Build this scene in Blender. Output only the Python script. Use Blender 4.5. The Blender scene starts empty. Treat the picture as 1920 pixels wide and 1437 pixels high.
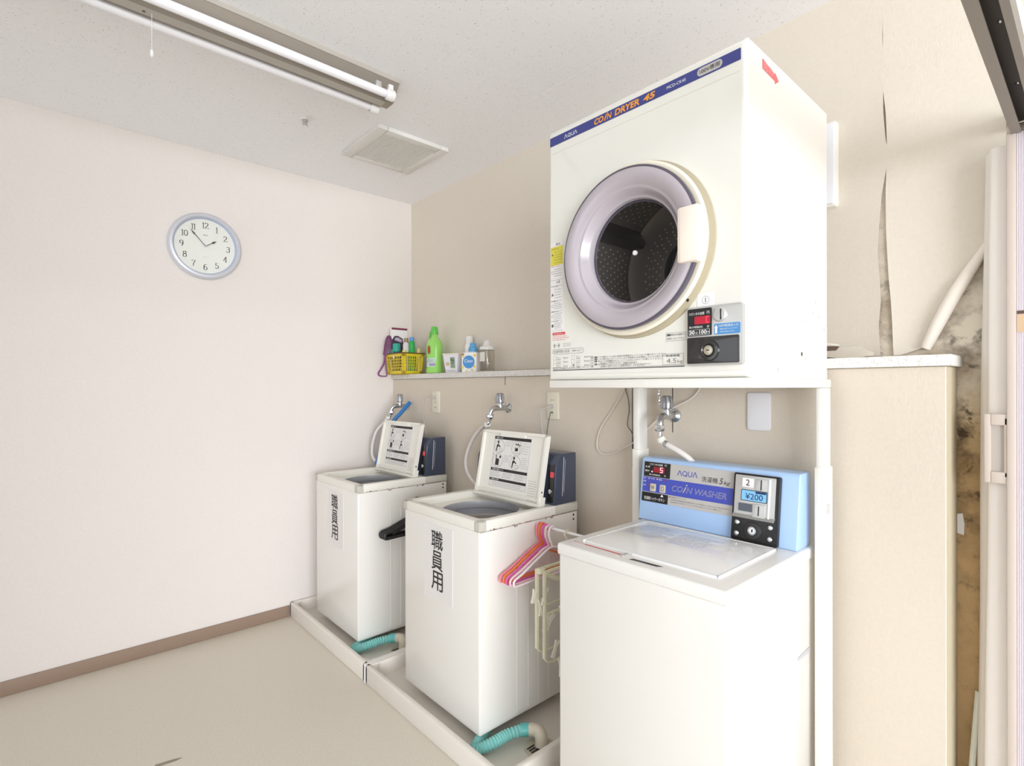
import bpy, bmesh, math, random
from mathutils import Vector, Matrix
random.seed(7)
SC = bpy.context.scene
COL = SC.collection
PI = math.pi

# ------------------------------------------------------------------ camera
cd = bpy.data.cameras.new('camera')
cd.sensor_width = 36.0
cd.lens = 999.364 / 1920 * 36.0
cd.shift_y = 8.654 / 1920
cd.clip_start = 0.02
cam = bpy.data.objects.new('camera', cd)
COL.objects.link(cam)
yaw, roll = 0.8392, -0.0013
fw = Vector((-math.sin(yaw), math.cos(yaw), -0.0001))
rt0 = Vector((math.cos(yaw), math.sin(yaw), 0))
up0 = rt0.cross(fw)
rt = rt0 * math.cos(roll) + up0 * math.sin(roll)
up = up0 * math.cos(roll) - rt0 * math.sin(roll)
M = Matrix((rt, up, -fw)).transposed().to_4x4()
M.translation = Vector((3.1496, -1.9148, 1.3177))
cam.matrix_world = M
SC.camera = cam

# ------------------------------------------------------------------ world, lights, exposure
w = bpy.data.worlds.new('world')
SC.world = w
w.use_nodes = True
bg = w.node_tree.nodes['Background']
bg.inputs[0].default_value = (0.91, 0.945, 1.0, 1)
bg.inputs[1].default_value = 1.15


def area(name, loc, target, sx, sy, energy, color=(1, 1, 1)):
    l = bpy.data.lights.new(name, 'AREA')
    l.shape = 'RECTANGLE'
    l.size, l.size_y, l.energy, l.color = sx, sy, energy, color
    o = bpy.data.objects.new(name, l)
    COL.objects.link(o)
    o.location = loc
    d = Vector(target) - Vector(loc)
    o.rotation_euler = d.to_track_quat('-Z', 'Y').to_euler()
    return o


area('corridor_window_light', (9.2, -3.9, 1.3), (0.0, -1.2, 1.3), 5.0, 2.4, 950, (0.91, 0.945, 1.0))
area('front_fill_light', (1.2, -5.8, 1.25), (1.2, 0.0, 1.25), 2.6, 2.3, 38, (0.91, 0.945, 1.0))  # added fill from the front side; no window is known there
SC.view_settings.view_transform = 'Standard'
SC.view_settings.look = 'None'
SC.view_settings.gamma = 1.0
SC.view_settings.use_curve_mapping = False
SC.view_settings.exposure = -0.87
SC.cycles.max_bounces = 10
SC.cycles.diffuse_bounces = 6
SC.cycles.sample_clamp_indirect = 6


# ------------------------------------------------------------------ materials
def lin(h):
    h = h.lstrip('#')
    c = [int(h[i:i + 2], 16) / 255 for i in (0, 2, 4)]
    return tuple(x / 12.92 if x <= 0.04045 else ((x + 0.055) / 1.055) ** 2.4 for x in c) + (1,)


MATS = {}


def mat(name, col, rough=0.5, metal=0.0, emit=0.0, coat=0.0, bump=None, spots=None, alpha=None, trans=0.0):
    """bump = (scale, strength[, stretch]); spots = (scale, threshold, colour)"""
    if name in MATS:
        return MATS[name]
    m = bpy.data.materials.new(name)
    m.use_nodes = True
    nt = m.node_tree
    b = nt.nodes['Principled BSDF']
    b.inputs['Base Color'].default_value = lin(col)
    b.inputs['Roughness'].default_value = rough
    b.inputs['Metallic'].default_value = metal
    b.inputs['Coat Weight'].default_value = coat
    b.inputs['Transmission Weight'].default_value = trans
    if emit:
        b.inputs['Emission Color'].default_value = lin(col)
        b.inputs['Emission Strength'].default_value = emit
    if bump or spots:
        tc = nt.nodes.new('ShaderNodeTexCoord')
    if bump:
        nz = nt.nodes.new('ShaderNodeTexNoise')
        nz.inputs['Scale'].default_value = bump[0]
        nz.inputs['Detail'].default_value = 3
        mp = nt.nodes.new('ShaderNodeMapping')
        mp.inputs['Scale'].default_value = bump[2] if len(bump) > 2 else (1, 1, 1)
        nt.links.new(tc.outputs['Object'], mp.inputs['Vector'])
        nt.links.new(mp.outputs['Vector'], nz.inputs['Vector'])
        bp = nt.nodes.new('ShaderNodeBump')
        bp.inputs['Strength'].default_value = bump[1]
        bp.inputs['Distance'].default_value = 0.002
        nt.links.new(nz.outputs['Fac'], bp.inputs['Height'])
        nt.links.new(bp.outputs['Normal'], b.inputs['Normal'])
    if spots:
        n2 = nt.nodes.new('ShaderNodeTexNoise')
        n2.inputs['Scale'].default_value = spots[0]
        n2.inputs['Detail'].default_value = 2
        nt.links.new(tc.outputs['Object'], n2.inputs['Vector'])
        r = nt.nodes.new('ShaderNodeValToRGB')
        r.color_ramp.elements[0].position = spots[1]
        r.color_ramp.elements[0].color = lin(col)
        r.color_ramp.elements[1].position = min(1, spots[1] + 0.06)
        r.color_ramp.elements[1].color = lin(spots[2])
        nt.links.new(n2.outputs['Fac'], r.inputs['Fac'])
        nt.links.new(r.outputs['Color'], b.inputs['Base Color'])
    MATS[name] = m
    return m


def glass_mat(name, tint, rough=0.02, fac=0.12):
    m = bpy.data.materials.new(name)
    m.use_nodes = True
    nt = m.node_tree
    for n in list(nt.nodes):
        nt.nodes.remove(n)
    out = nt.nodes.new('ShaderNodeOutputMaterial')
    mx = nt.nodes.new('ShaderNodeMixShader')
    t = nt.nodes.new('ShaderNodeBsdfTransparent')
    t.inputs[0].default_value = lin(tint)
    g = nt.nodes.new('ShaderNodeBsdfGlossy')
    g.inputs['Roughness'].default_value = rough
    f = nt.nodes.new('ShaderNodeLayerWeight')
    f.inputs[0].default_value = 0.5
    pw = nt.nodes.new('ShaderNodeMath')
    pw.operation = 'POWER'
    pw.inputs[1].default_value = 4
    a = nt.nodes.new('ShaderNodeMath')
    a.operation = 'MULTIPLY_ADD'
    a.inputs[1].default_value = 0.5
    a.inputs[2].default_value = fac
    nt.links.new(f.outputs['Facing'], pw.inputs[0])
    nt.links.new(pw.outputs[0], a.inputs[0])
    nt.links.new(a.outputs[0], mx.inputs[0])
    nt.links.new(t.outputs[0], mx.inputs[1])
    nt.links.new(g.outputs[0], mx.inputs[2])
    nt.links.new(mx.outputs[0], out.inputs[0])
    MATS[name] = m
    return m


def mold_mat():
    m = bpy.data.materials.new('moldy_plaster')
    m.use_nodes = True
    nt = m.node_tree
    b = nt.nodes['Principled BSDF']
    b.inputs['Roughness'].default_value = 0.9
    N, L = nt.nodes.new, nt.links.new
    tc = N('ShaderNodeTexCoord')
    sep = N('ShaderNodeSeparateXYZ')
    L(tc.outputs['Object'], sep.inputs[0])
    base = N('ShaderNodeValToRGB')          # skim coat above the ledge, bare board below it
    e = base.color_ramp.elements
    e[0].position, e[0].color = 0.40, lin('#cfb083')
    e[1].position, e[1].color = 0.62, lin('#e6ddcc')
    x = base.color_ramp.elements.new(0.48)
    x.color = lin('#d8bd92')
    mr = N('ShaderNodeMapRange')
    mr.inputs[1].default_value, mr.inputs[2].default_value = 0.9, 1.8
    n0 = N('ShaderNodeTexNoise')
    n0.inputs['Scale'].default_value = 3
    ad = N('ShaderNodeMath')
    ad.operation = 'MULTIPLY_ADD'
    ad.inputs[1].default_value = 0.35
    L(n0.outputs['Fac'], ad.inputs[0])
    L(sep.outputs['Z'], ad.inputs[2])
    L(ad.outputs[0], mr.inputs[0])
    L(mr.outputs[0], base.inputs['Fac'])
    last = base.outputs['Color']
    for sc, lo, hi, col, st in ((6, 0.44, 0.66, '#8d6f4a', 0.8), (11, 0.49, 0.64, '#5a4838', 0.85), (23, 0.55, 0.64, '#2e2520', 0.85)):
        n = N('ShaderNodeTexNoise')
        n.inputs['Scale'].default_value = sc
        n.inputs['Detail'].default_value = 6
        n.inputs['Roughness'].default_value = 0.65
        L(tc.outputs['Object'], n.inputs['Vector'])
        r = N('ShaderNodeMapRange')
        r.inputs[1].default_value, r.inputs[2].default_value, r.inputs[4].default_value = lo, hi, st
        L(n.outputs['Fac'], r.inputs[0])
        # the mould is strongest in a belt around the end of the ledge
        zb = N('ShaderNodeMapRange')
        zb.inputs[1].default_value, zb.inputs[2].default_value = 0.55, 0.0
        zb.inputs[3].default_value, zb.inputs[4].default_value = 0.25, 1.0
        s1 = N('ShaderNodeMath'); s1.operation = 'SUBTRACT'; s1.inputs[1].default_value = 1.22
        s2 = N('ShaderNodeMath'); s2.operation = 'ABSOLUTE'
        L(sep.outputs['Z'], s1.inputs[0]); L(s1.outputs[0], s2.inputs[0]); L(s2.outputs[0], zb.inputs[0])
        mu = N('ShaderNodeMath'); mu.operation = 'MULTIPLY'
        L(r.outputs[0], mu.inputs[0]); L(zb.outputs[0], mu.inputs[1])
        mx = N('ShaderNodeMixRGB')
        mx.inputs[2].default_value = lin(col)
        L(mu.outputs[0], mx.inputs[0]); L(last, mx.inputs[1])
        last = mx.outputs[0]
    L(last, b.inputs['Base Color'])
    MATS['moldy_plaster'] = m
    return m


def wallpaper_mat(name, col):
    m = mat(name, col, 0.85, bump=(240, 0.35, (1, 1, 0.45)))
    nt = m.node_tree
    b = nt.nodes['Principled BSDF']
    tc = nt.nodes.new('ShaderNodeTexCoord')
    n = nt.nodes.new('ShaderNodeTexNoise')
    n.inputs['Scale'].default_value = 90
    n.inputs['Detail'].default_value = 2
    r = nt.nodes.new('ShaderNodeMixRGB')
    r.inputs[1].default_value = lin(col)
    c = lin(col)
    r.inputs[2].default_value = (c[0] * 0.93, c[1] * 0.93, c[2] * 0.92, 1)
    nt.links.new(tc.outputs['Object'], n.inputs['Vector'])
    nt.links.new(n.outputs['Fac'], r.inputs[0])
    nt.links.new(r.outputs[0], b.inputs['Base Color'])
    return m


WALLP = wallpaper_mat('wallpaper_cream', '#ebe4df')
WALLB = wallpaper_mat('wallpaper_beige', '#e2d9cc')
WALLC = wallpaper_mat('wallpaper_chase', '#d7ccbd')
PLASTER = mold_mat()
CEIL = mat('ceiling_board', '#f9f9fb', 0.9, bump=(160, 0.3), spots=(170, 0.665, '#c2c0bb'))
FLOORM = mat('vinyl_floor', '#dad3c6', 0.42, bump=(60, 0.08), spots=(140, 0.54, '#d5cdbf'))
BASEB = mat('brown_vinyl', '#96806f', 0.5)
STONE = mat('speckled_stone', '#e0ddd8', 0.35, spots=(160, 0.55, '#cbc8c2'))
ENAMEL = mat('white_enamel', '#e9e6e0', 0.22, coat=0.3)
ENAMEL2 = mat('white_enamel_dryer', '#ebe9e3', 0.3, coat=0.2)
PLASTIC = mat('white_plastic', '#e8e5dc', 0.35)
CREAM = mat('cream_plastic', '#f0e8d6', 0.4)
PINKCREAM = mat('door_handle_plastic', '#f1e6da', 0.4)
GASKET = mat('olive_gasket', '#b3aa93', 0.6)
PURPLE = mat('purple_grey_plastic', '#b5adb4', 0.16, coat=0.6)
RIM = mat('dark_rim', '#57525f', 0.25)
STEEL = mat('steel', '#c6c7c9', 0.25, metal=1.0)
CHROME = mat('chrome', '#d6d8da', 0.12, metal=1.0)
SATIN = mat('satin_metal', '#cfcfcd', 0.38, metal=0.6)
DRUM = mat('dark_drum', '#989089', 0.38, metal=0.5)
DRUMD = mat('drum_black', '#2b2928', 0.35)
TUBG = mat('grey_tub', '#a9aab0', 0.35)
TUBS = mat('steel_tub', '#d9d4cc', 0.35, metal=0.3)
BLACK = mat('black_plastic', '#1e1d1d', 0.22)
DARKP = mat('black_print', '#2a2726', 0.6)
GREYP = mat('grey_print', '#8d8a88', 0.7)
BLUEP = mat('blue_grey_print', '#b3bad2', 0.7)
NAVY = mat('navy_plastic', '#363d4e', 0.25, coat=0.3)
STRIPE = mat('blue_stripe', '#3d4388', 0.35)
ORANGEP = mat('orange_print', '#f0a030', 0.5)
WHITEP = mat('white_print', '#f2f2f2', 0.5)
REDP = mat('red_print', '#d8434e', 0.5)
REDL = mat('red_label', '#e8696e', 0.5)
YELP = mat('yellow_label', '#e2d84a', 0.5)
SKY = mat('sky_blue_plastic', '#a9c8ef', 0.3, coat=0.2)
ROYAL = mat('royal_blue_print', '#4350b4', 0.35)
SILVERP = mat('silver_film', '#bdbab6', 0.4)
BLUEL = mat('blue_label', '#4f93cf', 0.4)
CYANL = mat('cyan_label', '#84c4f2', 0.4)
PAPER = mat('white_paper', '#f0eeee', 0.35)
LEDOFF = mat('display_red', '#8c1524', 0.3, emit=0.35)
LEDON = mat('display_lit', '#ff3a50', 0.3, emit=2.0)
LEDHOT = mat('display_hot', '#ffb0c0', 0.3, emit=2.0)
TEAL = mat('teal_hose', '#84c9c4', 0.4)
TEALD = mat('teal_cuff', '#62bdb9', 0.4)
BEIGEPL = mat('beige_elbow', '#cfc6b4', 0.45)
HOSE = mat('white_hose', '#e2dcd8', 0.4)
BLUEH = mat('blue_hose', '#2f74b5', 0.3)
REFL = mat('lamp_steel', '#9c948a', 0.4, metal=0.35)
REFLL = mat('lamp_lip', '#b5afa6', 0.45)
TUBE = mat('tube_white', '#f2f1f5', 0.2, coat=0.5)
CAP = mat('tube_socket', '#ecebea', 0.4)
GRILLE = mat('grille_white', '#e4e2de', 0.5)
DARKIN = mat('dark_inside', '#3a3836', 0.8)
CLOCKR = mat('clock_rim', '#d3d5dd', 0.28, metal=0.35)
CLOCKI = mat('clock_inner_rim', '#b6bfd6', 0.35)
CLOCKF = mat('clock_face', '#e9ebe4', 0.6)
HANDM = mat('clock_hand', '#4d423f', 0.5)
FABRIC = mat('white_vinyl', '#e2dbd4', 0.6, bump=(90, 0.2))
DOORAL = mat('beige_aluminium', '#c9bcb2', 0.4)
DOORST = mat('lilac_grey_slats', '#cfc6cc', 0.4)
TRACK = mat('track_grey', '#8a837c', 0.4, metal=0.3)
TRACKD = mat('track_dark', '#3f3832', 0.5)
TAN = mat('tan_label', '#cdb291', 0.6)
RUST = mat('rust', '#6d3b26', 0.9)
GLASSY = glass_mat('drum_glass', '#f6f4f5', 0.02, 0.02)
CLEAR = glass_mat('clear_bottle', '#f1efea', 0.12, 0.08)
ACRYL = glass_mat('acrylic_knob', '#cfd0d6', 0.1, 0.22)
SMOKE = glass_mat('clock_glass', '#ffffff', 0.05, 0.02)


# ------------------------------------------------------------------ mesh helpers
def cat(pts, n=8, closed=False):
    """Catmull-Rom through pts"""
    P = [Vector(p) for p in pts]
    if len(P) < 3:
        return P
    out = []
    N = len(P)
    rng = N if closed else N - 1
    for i in range(rng):
        if closed:
            a, b, c, d = P[(i - 1) % N], P[i], P[(i + 1) % N], P[(i + 2) % N]
        else:
            a, b, c, d = P[max(i - 1, 0)], P[i], P[i + 1], P[min(i + 2, N - 1)]
        for k in range(n):
            t = k / n
            out.append(0.5 * ((2 * b) + (c - a) * t + (2 * a - 5 * b + 4 * c - d) * t * t + (3 * b - a - 3 * c + d) * t ** 3))
    if not closed:
        out.append(P[-1])
    return out


_TXT = {}


def glyphs(s, italic=0.0, spacing=1.0, bold=0.0):
    k = (s, italic, spacing, bold)
    if k in _TXT:
        return _TXT[k]
    c = bpy.data.curves.new('t', 'FONT')
    c.body = s
    c.size = 1.0
    c.shear = italic
    c.space_character = spacing
    c.offset = bold
    c.resolution_u = 3
    o = bpy.data.objects.new('t', c)
    COL.objects.link(o)
    bpy.context.view_layer.update()
    me = bpy.data.meshes.new_from_object(o.evaluated_get(bpy.context.evaluated_depsgraph_get()))
    vs = [(v.co.x, v.co.y) for v in me.vertices]
    fs = [tuple(p.vertices) for p in me.polygons]
    bpy.data.objects.remove(o)
    bpy.data.curves.remove(c)
    bpy.data.meshes.remove(me)
    if vs:
        xs = [v[0] for v in vs]; ys = [v[1] for v in vs]
        bb = (min(xs), max(xs), min(ys), max(ys))
    else:
        bb = (0, 1, 0, 1)
    _TXT[k] = (vs, fs, bb)
    return _TXT[k]


class Frame:
    def __init__(self, o, u, v):
        self.o, self.u, self.v = Vector(o), Vector(u).normalized(), Vector(v).normalized()
        self.n = self.u.cross(self.v)
        self.sv = 1.0

    def p(self, a, b, d=0.0):
        return self.o + self.u * a + self.v * (b * self.sv) + self.n * d


class MB:
    def __init__(self):
        self.bm = bmesh.new()

    def poly(self, pts, faces=None):
        vs = [self.bm.verts.new(p) for p in pts]
        if faces is None:
            self.bm.faces.new(vs)
        else:
            for f in faces:
                try:
                    self.bm.faces.new([vs[i] for i in f])
                except ValueError:
                    pass
        return self

    def _bevel(self, faces, r, seg):
        if r <= 0:
            return
        es = set()
        for f in faces:
            for e in f.edges:
                es.add(e)
        bmesh.ops.bevel(self.bm, geom=list(es), offset=r, segments=seg, profile=0.5, affect='EDGES', clamp_overlap=True)

    def box(self, x0, x1, y0, y1, z0, z1, r=0, seg=2):
        p = [(x, y, z) for x in (x0, x1) for y in (y0, y1) for z in (z0, z1)]
        vs = [self.bm.verts.new(q) for q in p]
        F = [(0, 1, 3, 2), (4, 6, 7, 5), (0, 4, 5, 1), (2, 3, 7, 6), (0, 2, 6, 4), (1, 5, 7, 3)]
        fs = [self.bm.faces.new([vs[i] for i in f]) for f in F]
        self._bevel(fs, r, seg)
        return self

    def prism(self, pts, ext, r=0, seg=2):
        """pts: closed planar polygon (3D), extruded by vector ext"""
        e = Vector(ext)
        P = [Vector(p) for p in pts]
        n = len(P)
        a = [self.bm.verts.new(p) for p in P]
        b = [self.bm.verts.new(p + e) for p in P]
        fs = [self.bm.faces.new(a[::-1]), self.bm.faces.new(b)]
        for i in range(n):
            fs.append(self.bm.faces.new([a[i], a[(i + 1) % n], b[(i + 1) % n], b[i]]))
        bmesh.ops.recalc_face_normals(self.bm, faces=fs)
        self._bevel(fs, r, seg)
        return self

    def rrect(self, fr, u0, u1, v0, v1, d0, d1, rad=0.0, n=5, bev=0.0):
        pts = []
        rad = min(rad, (u1 - u0) / 2 - 1e-5, (v1 - v0) / 2 - 1e-5)
        if rad <= 0:
            pts = [(u0, v0), (u1, v0), (u1, v1), (u0, v1)]
        else:
            for cx, cy, a0 in ((u1 - rad, v0 + rad, -PI / 2), (u1 - rad, v1 - rad, 0), (u0 + rad, v1 - rad, PI / 2), (u0 + rad, v0 + rad, PI)):
                for k in range(n + 1):
                    a = a0 + PI / 2 * k / n
                    pts.append((cx + rad * math.cos(a), cy + rad * math.sin(a)))
        self.prism([fr.p(a, b, d0) for a, b in pts], fr.n * (d1 - d0))
        if bev:
            fs = [f for f in self.bm.faces if len(f.verts) == len(pts) and abs((f.calc_center_median() - fr.o).dot(fr.n) - d1) < 1e-5]
            es = set(e for f in fs for e in f.edges)
            bmesh.ops.bevel(self.bm, geom=list(es), offset=bev, segments=2, profile=0.5, affect='EDGES', clamp_overlap=True)
        return self

    def flat(self, fr, u0, u1, v0, v1, d=0.0008):
        return self.poly([fr.p(u0, v0, d), fr.p(u1, v0, d), fr.p(u1, v1, d), fr.p(u0, v1, d)])

    def fpoly(self, fr, pts, d=0.0008):
        return self.poly([fr.p(a, b, d) for a, b in pts])

    def outline(self, fr, u0, u1, v0, v1, t, d=0.0008):
        self.flat(fr, u0, u1, v0, v0 + t, d); self.flat(fr, u0, u1, v1 - t, v1, d)
        self.flat(fr, u0, u0 + t, v0, v1, d); self.flat(fr, u1 - t, u1, v0, v1, d)
        return self

    def disc(self, fr, u, v, r, d=0.0008, n=24, rv=None):
        rv = rv or r
        return self.poly([fr.p(u + r * math.cos(2 * PI * k / n), v + rv * math.sin(2 * PI * k / n), d) for k in range(n)])

    def ring(self, fr, u, v, r0, r1, d=0.0008, n=32, rv=1.0):
        pts, fs = [], []
        for k in range(n):
            c, s = math.cos(2 * PI * k / n), math.sin(2 * PI * k / n) * rv
            pts += [fr.p(u + r0 * c, v + r0 * s, d), fr.p(u + r1 * c, v + r1 * s, d)]
        for k in range(n):
            j = (k + 1) % n
            fs.append((2 * k, 2 * k + 1, 2 * j + 1, 2 * j))
        return self.poly(pts, fs)

    def text(self, fr, s, u, v, h=None, w=None, d=0.001, align='l', italic=0.0, spacing=1.0, bold=0.0):
        """fit text to a box: left-bottom (u, v), height h (of the ink) and/or width w"""
        vs, fs, bb = glyphs(s, italic, spacing, bold)
        if not vs:
            return self
        gw, gh = bb[1] - bb[0], bb[3] - bb[2]
        sy = h / gh if h else w / gw
        sx = w / gw if w else sy
        if h is None:
            sy = sx
        off = 0 if align == 'l' else (-gw * sx / 2 if align == 'c' else -gw * sx)
        return self.poly([fr.p(u + off + (a - bb[0]) * sx, v + (b - bb[2]) * sy, d) for a, b in vs], fs)

    def lines(self, fr, u0, u1, v0, v1, n, t, d=0.0009, dash=0.012, gap=0.35):
        """rows of tiny printed dashes standing for text too small to read"""
        for i in range(n):
            v = v1 - (v1 - v0) * (i + 0.5) / n
            u = u0
            end = u1 - random.random() * (u1 - u0) * 0.25
            while u < end:
                l = dash * (0.5 + random.random())
                self.flat(fr, u, min(u + l, end), v - t / 2, v + t / 2, d)
                u += l + dash * gap
        return self

    def tube(self, pts, r, seg=10, closed=False, cap=True, rfun=None, flat=1.0):
        P = [Vector(p) for p in pts]
        n = len(P)
        rings = []
        ref = None
        for i in range(n):
            if closed:
                t = P[(i + 1) % n] - P[(i - 1) % n]
            else:
                t = P[min(i + 1, n - 1)] - P[max(i - 1, 0)]
            if t.length < 1e-9:
                t = Vector((0, 0, 1))
            t.normalize()
            if ref is None:
                ref = Vector((1, 0, 0)) if abs(t.x) < 0.8 else Vector((0, 1, 0))
            a = (ref - t * ref.dot(t)).normalized()
            ref = a
            b = t.cross(a)
            rr = rfun(i / (n - 1)) if rfun else r
            rings.append([self.bm.verts.new(P[i] + a * (rr * flat * math.cos(2 * PI * k / seg)) + b * (rr * math.sin(2 * PI * k / seg))) for k in range(seg)])
        m = n if closed else n - 1
        for i in range(m):
            A, B = rings[i], rings[(i + 1) % n]
            for k in range(seg):
                j = (k + 1) % seg
                self.bm.faces.new([A[k], A[j], B[j], B[k]])
        if cap and not closed:
            self.bm.faces.new(rings[0][::-1])
            self.bm.faces.new(rings[-1])
        return self

    def cyl(self, p0, p1, r, r1=None, seg=20):
        r1 = r if r1 is None else r1
        return self.tube([p0, p1], r, seg, rfun=lambda t: r + (r1 - r) * t)

    def lathe(self, prof, o, axis=(0, 0, 1), seg=32, sx=1.0, sy=1.0, cap0=False, cap1=False):
        """prof: [(radius, along)]"""
        ax = Vector(axis).normalized()
        a = Vector((1, 0, 0)) if abs(ax.x) < 0.8 else Vector((0, 1, 0))
        a = (a - ax * a.dot(ax)).normalized()
        b = ax.cross(a)
        O = Vector(o)
        rings = []
        for r, h in prof:
            rings.append([self.bm.verts.new(O + ax * h + a * (r * sx * math.cos(2 * PI * k / seg)) + b * (r * sy * math.sin(2 * PI * k / seg))) for k in range(seg)])
        for i in range(len(rings) - 1):
            for k in range(seg):
                j = (k + 1) % seg
                self.bm.faces.new([rings[i][k], rings[i][j], rings[i + 1][j], rings[i + 1][k]])
        if cap0:
            self.bm.faces.new(rings[0][::-1])
        if cap1:
            self.bm.faces.new(rings[-1])
        return self

    def rect_hole(self, fr, u0, u1, v0, v1, cu, cv, r, d=0.0, n=64):
        """rectangular plate with a round hole"""
        ang = sorted([2 * PI * k / n for k in range(n)] + [math.atan2(v - cv, u - cu) % (2 * PI) for u in (u0, u1) for v in (v0, v1)])
        pts, fs = [], []
        for a in ang:
            c, s = math.cos(a), math.sin(a)
            t = min([(u1 - cu) / c if c > 1e-9 else 1e9, (u0 - cu) / c if c < -1e-9 else 1e9,
                     (v1 - cv) / s if s > 1e-9 else 1e9, (v0 - cv) / s if s < -1e-9 else 1e9])
            pts += [fr.p(cu + r * c, cv + r * s, d), fr.p(cu + t * c, cv + t * s, d)]
        k = len(ang)
        for i in range(k):
            j = (i + 1) % k
            fs.append((2 * i, 2 * i + 1, 2 * j + 1, 2 * j))
        return self.poly(pts, fs)

    def build(self, name, m, parent=None, kind=None, label=None, fix=True):
        bm = self.bm
        if fix:
            bmesh.ops.recalc_face_normals(bm, faces=bm.faces)
        if parent is not None:
            root = parent
            while root.parent:
                root = root.parent
            bmesh.ops.translate(bm, verts=bm.verts, vec=-Vector(root.location))
        me = bpy.data.meshes.new(name)
        bm.to_mesh(me)
        bm.free()
        me.materials.append(m)
        for p in me.polygons:
            p.use_smooth = True
        me.set_sharp_from_angle(angle=math.radians(35))
        o = bpy.data.objects.new(name, me)
        COL.objects.link(o)
        o.parent = parent
        if kind:
            o['kind'] = kind
        if label:
            o['label'] = label
        return o


def thing(name, label, category, loc, group=None):
    o = bpy.data.objects.new(name, None)
    o.empty_display_size = 0.05
    COL.objects.link(o)
    o.location = loc
    tag(o, label, category, group)
    return o


def tag(o, label, category, group=None):
    o['label'] = label
    o['category'] = category
    if group:
        o['group'] = group
    return o


def copy_tree(o, parent=None):
    c = o.copy()
    COL.objects.link(c)
    c.parent = parent
    for ch in list(o.children):
        copy_tree(ch, c)
    return c


XZ = lambda y, x=0, z=0: Frame((x, y, z), (1, 0, 0), (0, 0, 1))      # faces -y
YZ = lambda x, y=0, z=0: Frame((x, y, z), (0, 1, 0), (0, 0, 1))      # faces +x
XY = lambda z, x=0, y=0: Frame((x, y, z), (1, 0, 0), (0, 1, 0))      # faces +z

H = 2.5616
BX = -0.1448            # face of the boxed-in pipe chase
LZ = 1.403              # top of the stone ledge

# ------------------------------------------------------------------ room shell
MB().box(-0.2, 10.5, -7.0, 0.2, -0.12, 0).build('floor', FLOORM, kind='structure')
c = MB().box(-0.2, 10.5, -7.0, 0.2, H + 0.012, H + 0.12).build('ceiling', CEIL, kind='structure')
board = None
for i in range(4):
    for j in range(8):
        x0, x1 = -0.265 + 0.91 * i, -0.265 + 0.91 * (i + 1)
        off = 0
        y1 = -0.3105 - 0.4575 * (j - 1)
        y0 = y1 - 0.4575
        x0, x1 = max(x0, 0.0), min(x1, 2.99)
        y1 = min(y1, 0.0)
        if x1 - x0 < 0.02 or y1 - y0 < 0.02:
            continue
        MB().box(x0, x1, y0, y1, H, H + 0.0125, 0.0009, 1).build('ceiling_board', CEIL, c)
MB().box(-0.15, 0, -6.0, 0.0, 0, H + 0.012).build('wall_left', WALLP, kind='structure')
wb = MB().box(-0.15, 3.6, 0.0, 0.15, 0, H + 0.012).build('wall_back', PLASTER, kind='structure')
wr = MB().box(2.985, 3.046, -2.7, -0.002, 1.99, 2.035).box(2.985, 3.10, -6.0, -2.7, 0, H + 0.012).build('wall_right', mat('lintel_paint', '#e3e6e2', 0.7), kind='structure')
MB().box(0.0, 0.009, -6.0, -0.817, 0, 0.064, 0.003).build('baseboard_left', BASEB, kind='structure')
chase = MB().box(0.0, 2.872, BX, -0.0005, 0, 1.372, 0.002, 1).build('wall_lower', WALLC, kind='structure')
MB().box(2.8722, 2.8728, BX + 0.004, -0.002, 0.001, 1.371).build('shaded_side_paper', wallpaper_mat('side_shade', '#c2b69c'), chase)  # shade on the chase end, put into a darker paper colour
m = MB()
for x, z0, z1 in ((1.894, 1.0, 1.34), (2.073, 1.15, 1.34), (1.127, 1.33, 1.372)):
    m.box(x - 0.0015, x + 0.0015, BX - 0.0008, BX + 0.001, z0, z1)
m.build('wallpaper_gap', DARKP, chase)

# torn wallpaper on the back wall: two sheets and the roll that hangs down


def sheet(rows, name, thick=0.0012):
    """rows: list of lists of (x, y, z), same count"""
    m = MB()
    pts = [p for r in rows for p in r]
    k = len(rows[0])
    fs = [(i * k + j, i * k + j + 1, (i + 1) * k + j + 1, (i + 1) * k + j) for i in range(len(rows) - 1) for j in range(k - 1)]
    m.poly(pts, fs)
    back = [(p[0], p[1] + thick, p[2]) for p in pts]
    m.poly(back, [f[::-1] for f in fs])
    return m.build(name, WALLB, wb)


EDGE = [(2.5616, 2.7005, 2.7005, 0.0), (2.43, 2.7005, 2.7005, 0.0), (2.38, 2.6998, 2.7008, 0.003), (2.33, 2.7005, 2.7005, 0.0),
        (2.215, 2.701, 2.701, 0.0), (2.14, 2.7035, 2.709, 0.009), (2.07, 2.708, 2.711, 0.006), (2.045, 2.710, 2.710, 0.0),
        (1.975, 2.709, 2.709, 0.0), (1.90, 2.6985, 2.708, 0.006), (1.80, 2.692, 2.709, 0.008), (1.72, 2.689, 2.712, 0.009),
        (1.64, 2.694, 2.716, 0.009), (1.58, 2.697, 2.721, 0.009), (1.50, 2.691, 2.725, 0.010), (1.44, 2.695, 2.727, 0.012), (1.412, 2.697, 2.729, 0.014)]
rows = []
for z, xl, xr, l in EDGE:
    rows.append([(0.0, -0.0035, z), (2.2, -0.0035, z), (xl - 0.10, -0.0035, z), (xl - 0.05, -0.0035 - l * 0.25, z), (xl - 0.02, -0.0035 - l * 0.6, z), (xl, -0.0035 - l, z)])
sheet(rows, 'wallpaper_sheet')


def diag(z):
    if z >= 1.69:
        return 3.3
    t = (1.69 - z) / (1.69 - 1.427)
    return 2.936 + (2.806 - 2.936) * t


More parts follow.
